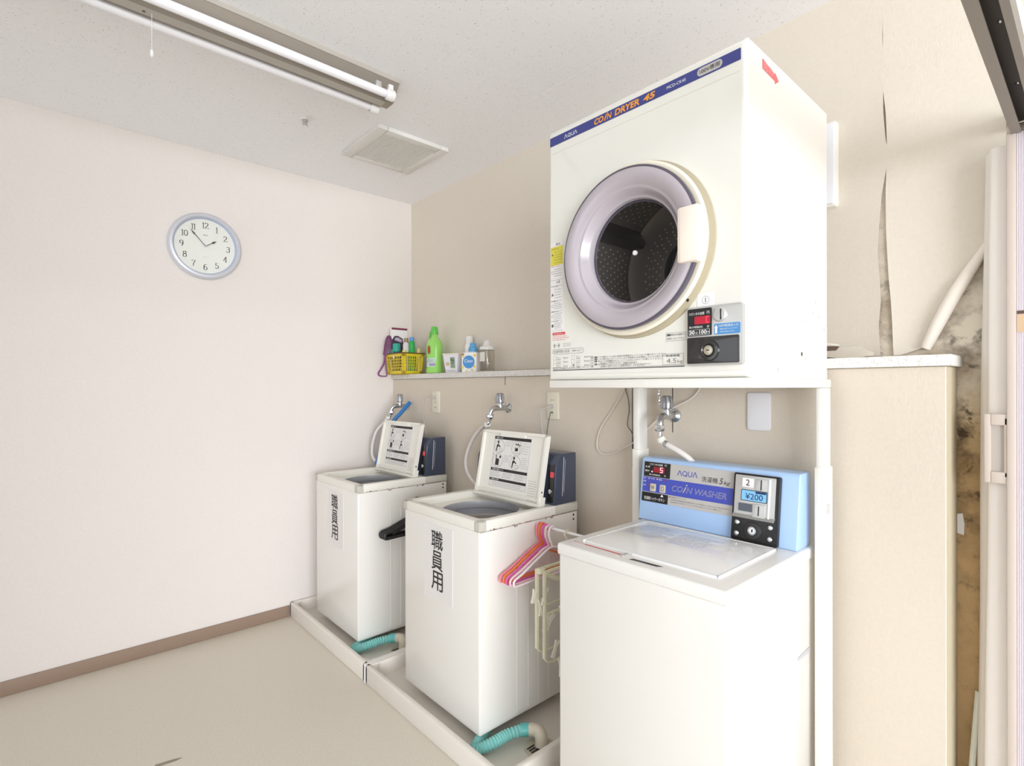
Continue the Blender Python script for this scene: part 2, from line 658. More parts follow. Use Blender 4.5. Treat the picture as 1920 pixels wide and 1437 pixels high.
rows = []
for z, xl, xr, l in EDGE:
    zz = max(z, 1.427)
    xe = min(diag(zz), 2.975)
    if z < 1.43:
        xe = 2.806
    zb = z
    rows.append([(xr, -0.0035 - l * 0.7, zb), (xr + (xe - xr) * 0.2, -0.0035 - l * 0.4, zb), (xr + (xe - xr) * 0.5, -0.0035 - l * 0.3, zb if z > 1.43 else 1.42),
                 (xr + (xe - xr) * 0.8, -0.004 - l * 0.3, zb if z > 1.43 else 1.428), (xe, -0.004 - l * 0.5, zb if z > 1.43 else 1.433)])
sheet(rows, 'wallpaper_sheet')
MB().box(3.066, 3.6, -0.003, -0.0005, 0.001, H).build('wallpaper_sheet', WALLB, wb)
# the rolled edge
P = cat([(2.806, -0.016, 1.428), (2.83, -0.02, 1.485), (2.868, -0.024, 1.567), (2.905, -0.02, 1.638), (2.945, -0.012, 1.71)], 6)
MB().tube(P, 0.012, 12, rfun=lambda t: 0.008 + 0.009 * math.sin(PI * min(1, 0.15 + t * 0.8))).build('wallpaper_curl', mat('paper_back', '#ece4da', 0.8), wb)
m = MB()
rows = [[(2.52 + 0.16 * i / 8, -0.006 - 0.03 * (j / 4) ** 2 * (0.4 + 0.6 * math.sin(PI * i / 8)), 1.445 - 0.036 * j / 4 + 0.004 * (j / 4) * math.sin(i)) for i in range(9)] for j in range(5)]
k = 9
m.poly([p for r in rows for p in r], [(i * k + j, i * k + j + 1, (i + 1) * k + j + 1, (i + 1) * k + j) for i in range(4) for j in range(8)])
m.build('wallpaper_flap', WALLB, wb)
MB().prism([(2.53, -0.006, 1.448), (2.584, -0.006, 1.4475), (2.576, -0.006, 1.436), (2.558, -0.006, 1.421), (2.53, -0.006, 1.410)], (0, -0.003, 0)).build('wallpaper_hole', mat('dark_hole', '#6f5c4e', 0.9), wb)
MB().tube(cat([(2.53, -0.013, 1.456), (2.56, -0.013, 1.4545), (2.583, -0.010, 1.450)], 5), 0.006, 10, rfun=lambda f: 0.0065 - 0.004 * f).build('wallpaper_curl', MATS['paper_back'], wb)
MB().prism([(2.8735, -0.002, 0.965), (2.885, -0.002, 0.968), (2.889, -0.002, 0.94), (2.888, -0.002, 0.908), (2.8735, -0.002, 0.912)], (0, -0.002, 0)).build('plaster_patch', PAPER, wb)

# stone ledge on the pipe chase
t = MB().box(0.001, 2.886, BX - 0.0155, -0.006, 1.373, LZ, 0.003, 2).build('stone_ledge', STONE)
tag(t, 'speckled pale grey stone ledge along the back wall above the taps', 'shelf')

# white box on the wall beside the dryer
t = thing('wall_box', 'flat white wall box half hidden behind the right edge of the dryer', 'box', (2.50, -0.005, 1.90))
fr = XZ(-0.0045)
MB().rrect(fr, 2.36, 2.582, 1.893, 2.163, 0, 0.022, 0.008, bev=0.003).build('box_base', PLASTIC, t)
MB().rrect(fr, 2.364, 2.578, 1.899, 2.157, 0.022, 0.032, 0.008, bev=0.004).build('cover', mat('bluish_white', '#e9e9ee', 0.4), t)

# ------------------------------------------------------------------ accordion door on the right
door = bpy.data.objects.new('door_1', None)
COL.objects.link(door)
door.location = (3.03, -0.1, 0)
door['kind'] = 'structure'
m = MB()
YS = -2.6
m.box(2.993, 2.998, YS, -0.095, 1.945, 1.99).box(3.042, 3.046, YS, -0.095, 1.945, 1.99).box(2.998, 3.042, YS, -0.095, 1.978, 1.99)
m.box(2.998, 3.012, YS, -0.095, 1.945, 1.949).box(3.034, 3.042, YS, -0.095, 1.945, 1.949)
m.build('door_track', TRACK, door)
MB().box(2.9985, 3.0415, YS, -0.096, 1.9755, 1.978).build('track_groove', TRACKD, door)
for y in (-0.62, -0.33, -0.95, -1.3):
    MB().lathe([(0.0, 0), (0.004, 0.0015), (0.005, 0.003)], (3.023, y, 1.9725), (0, 0, 1), 10, cap1=True).build('track_screw', CHROME, door)
m = MB()
m.box(2.984, 3.002, -0.108, -0.09, 0.012, 1.955, 0.004).box(3.046, 3.062, -0.108, -0.09, 0.012, 1.955, 0.004)
m.box(2.984, 3.062, -0.108, -0.06, 1.952, 1.970, 0.005)
m.build('lead_post', DOORAL, door)
m = MB()
for i in range(11):
    x0 = 3.002 + 0.004 * i
    m.box(x0, x0 + 0.004, -0.1045, -0.09, 0.012, 1.95, 0.0011, 1)
m.build('post_slats', DOORST, door, kind='stuff')


def bellow(z0, z1, dx, name):
    prof = [(2.988, -0.006), (2.962, -0.010), (2.941, -0.022), (2.936, -0.040), (2.944, -0.058), (2.962, -0.066), (2.972, -0.072), (2.962, -0.078), (2.952, -0.083), (2.962, -0.088), (2.985, -0.092)]
    pr = cat([(a, b, 0) for a, b in prof], 3)
    m = MB()
    n, zs = len(pr), 16
    pts = []
    for i in range(zs + 1):
        f = i / zs
        z = z0 + (z1 - z0) * f
        for q in pr:
            k = (2.988 - q.x) / 0.052
            wob = 0.002 * math.sin(z * 5 + q.y * 40) * k
            pts.append((q.x + dx * (1 - f) * k + wob, q.y, z))
    fs = [(i * n + j, i * n + j + 1, (i + 1) * n + j + 1, (i + 1) * n + j) for i in range(zs) for j in range(n - 1)]
    m.poly(pts, fs)
    m.poly([(3.06 if k == 0 else 3.06, y, z) for k, (y, z) in enumerate(((-0.006, z0), (-0.092, z0), (-0.092, z1), (-0.006, z1)))])
    return m.build(name, FABRIC, door)


bellow(0.012, 1.928, -0.02, 'vinyl_bellows')
fr = XZ(-0.098)
m = MB()
m.box(2.941, 2.954, -0.104, -0.092, 1.074, 1.249, 0.002).box(2.954, 2.986, -0.104, -0.092, 1.221, 1.249, 0.002).box(2.954, 2.986, -0.104, -0.092, 1.074, 1.103, 0.002)
m.box(2.979, 2.986, -0.104, -0.092, 1.09, 1.24, 0.002)
m.build('pull_handle', DOORAL, door)
MB().box(2.953, 2.98, -0.0965, -0.0935, 1.1, 1.225).build('handle_recess', mat('recess_grey', '#bdb4ac', 0.6), door)
MB().flat(XZ(-0.1046), 3.003, 3.044, 1.4525, 1.497, 0.0004).build('paper_label', TAN, door)
MB().flat(XZ(-0.1046), 3.003, 3.044, 1.498, 1.506, 0.0006).build('label_bar', mat('brown_bar', '#5b463c', 0.6), door)

t = MB().tube([(2.893, -0.075, 0.0), (2.921, -0.028, 0.50)], 0.007, 10).build('white_pole', mat('pole_white', '#d6d8cc', 0.5))
tag(t, 'thin white pole leaning in the gap beside the mouldy wall and folding door', 'pole')

# ------------------------------------------------------------------ ceiling: lamp, sprinkler, extractor vent
t = thing('fluorescent_lamp', 'twin tube fluorescent ceiling lamp with bare white tubes and grey steel body', 'ceiling lamp', (1.17, -1.45, H))
Y0, Y1 = -2.09, -0.815
prof = [(1.092, H), (1.092, H - 0.016), (1.142, H - 0.078), (1.198, H - 0.078), (1.248, H - 0.016), (1.248, H)]
MB().prism([(x, Y1, z) for x, z in prof], (0, Y0 - Y1, 0)).build('lamp_body', REFL, t)
MB().box(1.2475, 1.2505, Y0, Y1, H - 0.018, H, 0).build('lamp_lip', REFLL, t)
MB().box(1.150, 1.190, Y0 + 0.03, Y1 - 0.03, H - 0.0795, H - 0.0778).build('ballast_cover', REFLL, t)
for x, zt in ((1.236, H - 0.072), (1.1055, H - 0.072)):
    MB().cyl((x, -2.05, zt), (x, -0.868, zt), 0.0155, seg=20).build('tube', TUBE, t)
    for ye, sg in ((-0.85, 1), (-2.065, -1)):
        m = MB()
        m.lathe([(0.0, 0.020), (0.014, 0.020), (0.0215, 0.013), (0.0215, -0.014), (0.0185, -0.022)], (x, ye, zt), (0, sg, 0), 20)
        m.box(x - 0.009, x + 0.009, ye - 0.010, ye + 0.010, zt + 0.012, zt + 0.04, 0.002)
        m.build('tube_socket', CAP, t)
    for ye in (-0.905,):
        MB().box(x - 0.011, x + 0.011, ye - 0.012, ye + 0.012, zt + 0.010, zt + 0.034, 0.002).build('tube_clip', SATIN, t)
m = MB()
m.cyl((1.17, -1.64, H - 0.077), (1.17, -1.64, H - 0.19), 0.0008, seg=6)
m.lathe([(0, 0), (0.004, -0.004), (0.005, -0.02), (0, -0.026)], (1.17, -1.64, H - 0.19), (0, 0, 1), 10)
m.build('pull_cord', PAPER, t)
MB().lathe([(0.0, 0), (0.005, 0.001)], (1.165, -1.66, H - 0.0805), (0, 0, 1), 10).build('switch_hole', BLACK, t)

t = thing('sprinkler', 'small chrome sprinkler head on the ceiling boards beside the lamp', 'sprinkler', (0.69, -0.985, H))
m = MB()
m.lathe([(0.032, 0), (0.031, -0.004), (0.02, -0.006), (0.016, -0.012)], (0.69, -0.985, H), (0, 0, 1), 24, cap1=True)
m.build('flange', PAPER, t)
MB().lathe([(0.014, -0.006), (0.016, -0.02), (0.010, -0.026), (0.010, -0.034), (0.0155, -0.036), (0.012, -0.040)], (0.69, -0.985, H), (0, 0, 1), 20, cap1=True).build('nozzle', CHROME, t)

t = thing('ceiling_vent', 'square white extractor vent with a fine grille set in the ceiling', 'vent', (0.67, -0.51, H))
x0, x1, y0, y1 = 0.470, 0.874, -0.712, -0.311
g0, g1, h0, h1 = 0.520, 0.824, -0.654, -0.366
m = MB()
zt, zb = H, H - 0.022
m.box(x0, x1, y0, h0, zb, zt, 0.004).box(x0, x1, h1, y1, zb, zt, 0.004).box(x0, g0, h0 - 0.01, h1 + 0.01, zb, zt, 0.004).box(g1, x1, h0 - 0.01, h1 + 0.01, zb, zt, 0.004)
m.build('vent_frame', GRILLE, t)
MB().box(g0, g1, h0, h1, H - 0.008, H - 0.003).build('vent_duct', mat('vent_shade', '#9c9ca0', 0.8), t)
m = MB()
for i in range(30):
    y = h0 + (h1 - h0) * (i + 0.5) / 30
    m.box(g0, g1, y - 0.0034, y + 0.0034, H - 0.0222, H - 0.015)
for i in range(15):
    x = g0 + (g1 - g0) * (i + 0.5) / 15
    m.box(x - 0.0018, x + 0.0018, h0, h1, H - 0.0212, H - 0.014)
m.build('grille', GRILLE, t)
for x, y in ((0.508, -0.374), (0.815, -0.36), (0.532, -0.648)):
    MB().lathe([(0.0, 0), (0.003, 0.001)], (x, y, H - 0.0235), (0, 0, 1), 8).build('screw', DARKP, t)

# ------------------------------------------------------------------ wall clock on the left wall
CZ, CY = 2.0555, -1.2475
t = thing('wall_clock', 'round silver rimmed clock with black numerals on the left wall', 'clock', (0, CY, CZ))
RC = 0.172
MB().lathe([(RC - 0.006, 0.0005), (RC, 0.010), (RC - 0.002, 0.026), (RC - 0.010, 0.036), (RC - 0.020, 0.037), (RC - 0.024, 0.034)], (0, CY, CZ), (1, 0, 0), 72).build('rim', CLOCKR, t)
MB().lathe([(RC - 0.024, 0.034), (RC - 0.030, 0.022), (RC - 0.032, 0.016)], (0, CY, CZ), (1, 0, 0), 72).build('inner_rim', CLOCKI, t)
MB().lathe([(0.0, 0.0165), (RC - 0.030, 0.0165)], (0, CY, CZ), (1, 0, 0), 72).build('face', CLOCKF, t)
fr = Frame((0.0165, CY, CZ), (0, 1, 0), (0, 0, 1))
# numerals drawn with a broad nib, as the clock's own figures are
def arc(cx, cy, rx, ry, a0, a1, n=12):
    return [(cx + rx * math.cos(math.radians(a0 + (a1 - a0) * k / n)), cy + ry * math.sin(math.radians(a0 + (a1 - a0) * k / n))) for k in range(n + 1)]


DIG = {
    '0': (0.62, [arc(0.31, 0.5, 0.25, 0.48, 90, 450, 24)]),
    '1': (0.36, [[(0.06, 0.84), (0.17, 0.98), (0.17, 0.02)], [(0.02, 0.01), (0.33, 0.01)]]),
    '2': (0.60, [arc(0.29, 0.72, 0.23, 0.26, 170, 0, 12) + [(0.50, 0.62), (0.06, 0.04), (0.54, 0.04), (0.56, 0.16)]]),
    '3': (0.58, [arc(0.27, 0.76, 0.21, 0.22, 160, -90, 14) + arc(0.27, 0.29, 0.25, 0.27, 90, -165, 16)]),
    '4': (0.62, [[(0.42, 0.0), (0.42, 0.98), (0.03, 0.28), (0.58, 0.28)], [(0.28, 0.01), (0.54, 0.01)]]),
    '5': (0.58, [[(0.50, 0.97), (0.12, 0.97), (0.09, 0.55)] + arc(0.27, 0.31, 0.24, 0.30, 120, -160, 16)]),
    '6': (0.60, [[(0.46, 0.97)] + arc(0.34, 0.5, 0.29, 0.46, 110, 190, 8) + arc(0.30, 0.29, 0.25, 0.28, 180, 540, 20)]),
    '7': (0.58, [[(0.05, 0.82), (0.06, 0.95), (0.53, 0.95), (0.30, 0.45), (0.24, 0.0)]]),
    '8': (0.60, [arc(0.30, 0.75, 0.20, 0.22, 0, 360, 20), arc(0.30, 0.27, 0.25, 0.26, 0, 360, 20)]),
    '9': (0.60, [arc(0.29, 0.70, 0.24, 0.27, 0, 360, 20) + arc(0.25, 0.5, 0.28, 0.47, 10, -75, 10)]),
}


def numeral(m, fr, s, u, v, h, d):
    tot = sum(DIG[c][0] for c in s) * h
    x = u - tot / 2
    wn, tn = 0.115 * h, 0.035 * h
    for c in s:
        wd, strokes = DIG[c]
        for st in strokes:
            for (a, b), (e, g) in zip(st[:-1], st[1:]):
                p, q = (x + a * h, v + b * h), (x + e * h, v + g * h)
                cor = [(p[0] + i * wn / 2, p[1] + j * tn / 2) for i in (-1, 1) for j in (-1, 1)] + [(q[0] + i * wn / 2, q[1] + j * tn / 2) for i in (-1, 1) for j in (-1, 1)]
                cor = sorted(set(cor))
                def half(pts):
                    o = []
                    for r in pts:
                        while len(o) > 1 and (o[-1][0] - o[-2][0]) * (r[1] - o[-2][1]) - (o[-1][1] - o[-2][1]) * (r[0] - o[-2][0]) <= 1e-12:
                            o.pop()
                        o.append(r)
                    return o
                lo, hi = half(cor), half(cor[::-1])
                m.fpoly(fr, lo[:-1] + hi[:-1], d)
        x += wd * h


for k in range(1, 13):
    a = PI / 2 - k * PI / 6
    s = str(k)
    h = 0.030
    m = MB()
    numeral(m, fr, s, 0.108 * math.cos(a), 0.108 * math.sin(a) - h / 2, h, 0.001)
    m.build('numeral', mat('clock_print', '#5a5552', 0.6), t)
m = MB()
for k in range(12):
    a = k * PI / 6
    MB().disc(fr, 0.133 * math.cos(a), 0.133 * math.sin(a), 0.0011, n=6).build('minute_dot', mat('clock_print', '#5a5552', 0.6), t)
m.text(fr, 'SEIKO', 0, 0.055, h=0.006, align='c').flat(fr, -0.012, 0.012, -0.056, -0.0555)
m.build('dial_lettering', mat('clock_print', '#5a5552', 0.6), t)


def hand(ang, L, tail, w, name, d, head):
    a = PI / 2 - ang
    c, s = math.cos(a), math.sin(a)
    def q(l, k):
        return fr.p(l * c - k * s, l * s + k * c, d)
    m = MB()
    m.prism([q(0, -0.0016), q(L * head[0], -0.0016), q(L * head[1], -w), q(L, 0), q(L * head[1], w), q(L * head[0], 0.0016), q(0, 0.0016)], fr.n * 0.0012)
    m.build(name, HANDM, t)


hand(2 * PI * (1 + 53 / 60) / 12, 0.062, 0.0, 0.0058, 'hour_hand', 0.004, (0.55, 0.70))
hand(2 * PI * 53 / 60, 0.103, 0.0, 0.0045, 'minute_hand', 0.006, (0.68, 0.76))
a = PI / 2 - 2 * PI * 53.3 / 60
MB().prism([fr.p(-0.03 * math.cos(a) - 0.0005 * math.sin(a), -0.03 * math.sin(a) + 0.0005 * math.cos(a), 0.008), fr.p(0.118 * math.cos(a) - 0.0005 * math.sin(a), 0.118 * math.sin(a) + 0.0005 * math.cos(a), 0.008),
            fr.p(0.118 * math.cos(a) + 0.0005 * math.sin(a), 0.118 * math.sin(a) - 0.0005 * math.cos(a), 0.008)], fr.n * 0.0005).build('second_hand', SATIN, t)
MB().lathe([(0.004, 0.003), (0.0035, 0.010)], (0.0165, CY, CZ), (1, 0, 0), 12, cap1=True).build('hub', CLOCKI, t)
MB().lathe([(RC - 0.031, 0.0265), (0.1, 0.0275), (0.0, 0.028)], (0, CY, CZ), (1, 0, 0), 72).build('glass', SMOKE, t)

# ------------------------------------------------------------------ drain pans
def pan(x0, x1, label, drain):
    y0, y1, z1, w = -0.8164, -0.152, 0.083, 0.026
    t = thing('washer_pan', label, 'drain pan', ((x0 + x1) / 2, (y0 + y1) / 2, 0), 'white drain pans under the washers')
    m = MB()
    m.box(x0 + 0.004, x1 - 0.004, y0 + 0.004, y1 - 0.004, 0, 0.022)
    m.box(x0, x1, y0, y0 + w, 0, z1, 0.008, 3).box(x0, x1, y1 - w, y1, 0, z1, 0.008, 3)
    m.box(x0, x0 + w, y0, y1, 0, z1, 0.008, 3).box(x1 - w, x1, y0, y1, 0, z1, 0.008, 3)
    r = 0.05
    for cx, sx in ((x0 + w - 0.002, 1), (x1 - w + 0.002, -1)):
        for cy, sy in ((y0 + w - 0.002, 1), (y1 - w + 0.002, -1)):
            pts = [(cx, cy, 0.02)] + [(cx + sx * (r - r * math.sin(k * PI / 10)), cy + sy * (r - r * math.cos(k * PI / 10)), 0.02) for k in range(6)]
            m.prism(pts, (0, 0, z1 - 0.024))
    m.build('pan_tray', mat('pan_white', '#e4ded5', 0.4), t)
    dx, dy = drain
    if x0 > 0.5:
        MB().box(x0 - 0.0078, x0 + 0.0072, y0 - 0.0012, y1, 0.002, z1 + 0.0004, 0.0005, 1).build('caulk_seam', PAPER, t)
    MB().lathe([(0.062, 0.022), (0.060, 0.026), (0.05, 0.0265), (0.045, 0.024)], (dx, dy, 0), (0, 0, 1), 32, cap1=True).build('drain_trap', BEIGEPL, t)
    m = MB()
    for k in range(5):
        m.box(dx - 0.03 + 0.012 * k, dx - 0.025 + 0.012 * k, dy - 0.045, dy - 0.01, 0.0262, 0.0272)
    m.build('drain_slots', DARKP, t)


pan(0.003, 0.9412, 'white drain pan in the corner below the far washer', (0.835, -0.561))
pan(0.9418, 1.881, 'white drain pan below the nearer of the two open washers', (1.797, -0.561))

# ------------------------------------------------------------------ open staff washers (built once, copied)
def make_washer():
    X, W, F, Bk, ZT = 1.1298, 0.525, -0.7323, -0.196, 0.8361
    x1 = X + W
    t = thing('washing_machine', 'nearer white top loader with its lid open, sign with black characters, beside the coloured hangers', 'washing machine', (X, F, 0.022), 'open washers marked for staff')
    m = MB()
    m.box(X + 0.005, x1 - 0.004, F + 0.005, Bk, 0.062, 0.803, 0.007, 3)
    bmesh.ops.delete(m.bm, geom=[f for f in m.bm.faces if f.calc_center_median().z > 0.8025 and abs(f.normal.z) > 0.9], context='FACES')
    m.build('body', ENAMEL, t)
    for y in (-0.544, -0.485, -0.430, -0.373):
        MB().box(x1 - 0.0045, x1 - 0.0022, y - 0.0035, y + 0.0035, 0.08, 0.70, 0.001, 1).build('side_rib', ENAMEL, t)
    for fx in (X + 0.06, x1 - 0.06):
        for fy in (F + 0.07, Bk - 0.07):
            MB().lathe([(0.026, 0.0222), (0.026, 0.03), (0.016, 0.036), (0.016, 0.066)], (fx, fy, 0), (0, 0, 1), 16, cap0=True).build('foot', BEIGEPL, t)
    # deck: rims around a recess with the round tub mouth
    rx0, rx1, ry0, ry1, zr = X + 0.040, x1 - 0.034, F + 0.040, -0.345, 0.806
    m = MB()
    m.box(X, x1, F, ry0, 0.796, ZT, 0.006, 3).box(X, x1, ry1, Bk, 0.796, ZT, 0.006, 3)
    m.box(X, rx0, F, Bk, 0.796, ZT, 0.006, 3).box(rx1, x1, F, Bk, 0.796, ZT, 0.006, 3)
    m.build('top_rim', PLASTIC, t)
    cx, cy = 1.388, -0.512
    MB().rect_hole(XY(zr), rx0 - 0.008, rx1 + 0.008, ry0 - 0.008, ry1 + 0.008, cx, cy, 0.163).build('top_deck', PLASTIC, t)
    MB().lathe([(0.163, 0.806), (0.160, 0.792), (0.166, 0.775), (0.178, 0.770), (0.178, 0.745)], (cx, cy, 0), (0, 0, 1), 48).build('balance_ring', TUBG, t)
    MB().lathe([(0.178, 0.745), (0.160, 0.742), (0.163, 0.725), (0.170, 0.718), (0.165, 0.705), (0.170, 0.690), (0.165, 0.670), (0.168, 0.45), (0.0, 0.44)], (cx, cy, 0), (0, 0, 1), 48).build('tub', TUBS, t)
    m = MB()
    m.box(X + 0.03, X + 0.075, F + 0.028, F + 0.040, ZT - 0.004, ZT + 0.002, 0.001)
    m.build('lid_catch', PLASTIC, t)
    # lid, leaning back on the coin box
    L0, L1 = 1.190, 1.610
    u = (Vector((0, -0.332, 1.122)) - Vector((0, -0.385, 0.842)))
    fr = Frame((L0, -0.385, 0.842), (1, 0, 0), u)
    LW, LH = L1 - L0, u.length
    lid = MB().rrect(fr, 0, LW, 0, LH, -0.018, -0.008, 0.012, bev=0.0).build('lid', PLASTIC, t)
    m = MB()
    rim = 0.012
    m.rrect(fr, 0, rim, 0, LH, -0.010, 0.004, 0.004).rrect(fr, LW - rim, LW, 0, LH, -0.010, 0.004, 0.004)
    m.rrect(fr, 0, LW, LH - rim, LH, -0.010, 0.004, 0.004).rrect(fr, 0.01, LW - 0.01, 0.008, 0.020, -0.010, 0.002, 0.004)
    m.rrect(fr, LW * 0.30, LW * 0.68, LH - 0.026, LH - 0.006, -0.010, 0.003, 0.006)
    m.build('lid_rim', PLASTIC, lid)
    m = MB()
    m.rrect(fr, -0.012, 0.014, -0.006, 0.03, -0.02, -0.002, 0.004).rrect(fr, LW - 0.012, LW + 0.012, -0.006, 0.03, -0.02, -0.002, 0.004)
    m.box(L0 - 0.01, L1 + 0.01, -0.392, -0.368, 0.828, 0.842, 0.003)
    m.build('lid_hinge', PLASTIC, lid)
    for v in (0.02, 0.048):
        MB().lathe([(0.0, 0.0), (0.004, 0.0)], fr.p(LW, v, -0.006) + Vector((0.0006, 0, 0)), (1, 0, 0), 10).build('hinge_screw', DARKP, lid)
    # instruction print inside the lid
    d = -0.0075
    base, fr = fr, Frame(fr.p(0, 0.262 * (1 - 1.13)), (1, 0, 0), u)
    fr.sv = 1.13
    MB().rrect(fr, 0.075, 0.325, 0.060, 0.262, -0.009, d, 0.004).build('lid_sticker', mat('lid_sticker', '#e4e1de', 0.5), lid)
    p = MB()
    dd = d + 0.0006
    p.flat(fr, 0.080, 0.320, 0.248, 0.260, dd)
    p.flat(fr, 0.080, 0.320, 0.122, 0.133, dd)
    p.flat(fr, 0.080, 0.320, 0.083, 0.093, dd)
    for cu, cv in ((0.118, 0.219), (0.236, 0.219), (0.118, 0.163), (0.236, 0.163)):
        p.ring(fr, cu, cv, 0.0335, 0.0345, dd, 28, 0.78)
    def person(cu, cv, s=1.0):
        p.disc(fr, cu - 0.010, cv + 0.017, 0.006, dd, 12)
        p.fpoly(fr, [(cu - 0.020, cv - 0.020), (cu - 0.019, cv + 0.004), (cu - 0.013, cv + 0.010), (cu - 0.006, cv + 0.008), (cu + 0.008, cv - 0.001), (cu + 0.006, cv - 0.005), (cu - 0.006, cv + 0.001), (cu - 0.012, cv - 0.004), (cu - 0.014, cv - 0.020)], dd)
        p.outline(fr, cu + 0.001, cu + 0.020, cv - 0.020, cv - 0.009, 0.0009, dd)
    person(0.118, 0.219)
    person(0.236, 0.163)
    p.flat(fr, 0.225, 0.243, 0.208, 0.220, dd).outline(fr, 0.222, 0.258, 0.200, 0.224, 0.001, dd)
    p.disc(fr, 0.228, 0.234, 0.004, dd, 10).disc(fr, 0.240, 0.234, 0.005, dd, 10).disc(fr, 0.252, 0.231, 0.004, dd, 10)
    p.flat(fr, 0.104, 0.128, 0.144, 0.170, dd).fpoly(fr, [(0.104, 0.170), (0.104, 0.184), (0.109, 0.186), (0.109, 0.170)], dd).disc(fr, 0.133, 0.178, 0.006, dd, 10)
    p.build('lid_pictogram', DARKP, lid)
    q = MB()
    q.text(fr, '1', 0.082, 0.238, h=0.008, d=dd).text(fr, '2', 0.198, 0.238, h=0.008, d=dd).text(fr, '3', 0.082, 0.184, h=0.008, d=dd).text(fr, '4', 0.198, 0.184, h=0.008, d=dd)
    for u0, v0, v1, n in ((0.157, 0.222, 0.244, 3), (0.275, 0.196, 0.244, 5), (0.157, 0.160, 0.188, 4), (0.275, 0.142, 0.188, 6)):
        q.lines(fr, u0, u0 + 0.042, v0, v1, n, 0.0011, dd, 0.006)
    for u0 in (0.084, 0.166, 0.244):
        q.lines(fr, u0, u0 + 0.068, 0.098, 0.120, 4, 0.0012, dd, 0.008)
    q.lines(fr, 0.10, 0.30, 0.066, 0.080, 2, 0.0012, dd, 0.010)
    q.lines(fr, 0.335, 0.385, 0.03, 0.11, 9, 0.0012, dd, 0.007)
    q.outline(fr, 0.080, 0.320, 0.062, 0.260, 0.0007, dd)
    q.build('lid_text', mat('lid_print', '#777472', 0.7), lid)
    for tx, v in (('洗濯のしかた', 0.2503), ('洗濯物の容量について', 0.1238), ('ご使用上の注意', 0.0846)):
        MB().text(fr, tx, 0.090, v, h=0.0072, d=dd + 0.0005).build('heading_lettering', WHITEP, lid)
    # coin box with navy case
    prof = [(-0.340, ZT - 0.002), (-0.326, 1.0), (-0.300, 1.040), (-0.285, 1.044), (-0.204, 1.044), (-0.204, ZT - 0.002)]
    cb = MB().prism([(X + 0.004, a, b) for a, b in prof], (W - 0.008, 0, 0), 0.005, 2).build('coin_box', NAVY, t)
    nf = Frame((L1, -0.340, ZT), (1, 0, 0), (0, 0.014, 0.166))
    MB().rrect(nf, 0.004, 0.034, 0.01, 0.165, 0.0, 0.003, 0.003).build('coin_plate', BLACK, cb)
    MB().rrect(nf, 0.016, 0.033, 0.112, 0.135, 0.003, 0.007, 0.003).build('return_button', REDP, cb)
    MB().lathe([(0.010, 0.0), (0.009, 0.008), (0.004, 0.009)], nf.p(0.020, 0.055, 0.002), nf.n, 16, cap1=True).build('lock', CHROME, cb)
    fs = YZ(x1 - 0.0035)
    m = MB()
    m.fpoly(fs, [(-0.293, 0.87), (-0.291, 0.87), (-0.281, 1.03), (-0.283, 1.03)]).fpoly(fs, [(-0.283, 0.885), (-0.2822, 0.885), (-0.273, 1.02), (-0.274, 1.02)])
    m.build('case_reflection', PAPER, cb)  # white reflections on the glossy case, painted as thin flat strips
    # sign taped to the front
    ff = XZ(F + 0.005)
    MB().rrect(ff, 1.290, 1.488, 0.475, 0.772, 0.0002, 0.0016, 0.004).build('staff_sign', mat('laminate', '#e7e3e0', 0.3), t)
    MB().flat(ff, 1.305, 1.474, 0.487, 0.762, 0.0019).build('sign_paper', mat('sign_paper', '#e6e2e0', 0.6), t)
    m = MB()
    for k, ch in enumerate('職員用'):
        m.text(ff, ch, 1.385, 0.676 - 0.0805 * k, h=0.076, w=0.080, align='c', d=0.0026, bold=0.008)
    m.build('sign_lettering', DARKP, t)
    # rust and screws along the right side
    fs = YZ(x1 - 0.004)
    m = MB()
    fsr = YZ(x1 + 0.0003)
    for i in range(26):
        y = -0.70 + 0.49 * random.random()
        h = 0.0015 + 0.004 * random.random() ** 2
        l = 0.003 + 0.012 * random.random()
        m.fpoly(fsr, [(y, 0.7975), (y + l, 0.7975), (y + l * 0.8, 0.7975 + h * 0.5), (y + l * 0.3, 0.7975 + h)], 0.0002)
    for y, s in ((-0.558, 0.006), (-0.548, 0.005), (-0.36, 0.006), (-0.352, 0.004), (-0.39, 0.004)):
        m.fpoly(fs, [(y, 0.794), (y + s, 0.795), (y + s * 0.9, 0.789), (y + s * 0.4, 0.786)], 0.0006)
    m.flat(fs, -0.735 + 0.01, Bk - 0.004, 0.7942, 0.7955, 0.0004)
    m.build('rust_streak', RUST, t)
    for z in (0.782, 0.763):
        MB().lathe([(0.0, 0.0015), (0.004, 0.001), (0.005, 0.0)], (x1 - 0.004, -0.222, z), (1, 0, 0), 10).build('screw', DARKP, t)
    return t


w2 = make_washer()
w1 = copy_tree(w2)
w1.location.x += 0.168 - 1.1298
w1['label'] = 'farther white top loader with its lid open, in the corner against the left wall'


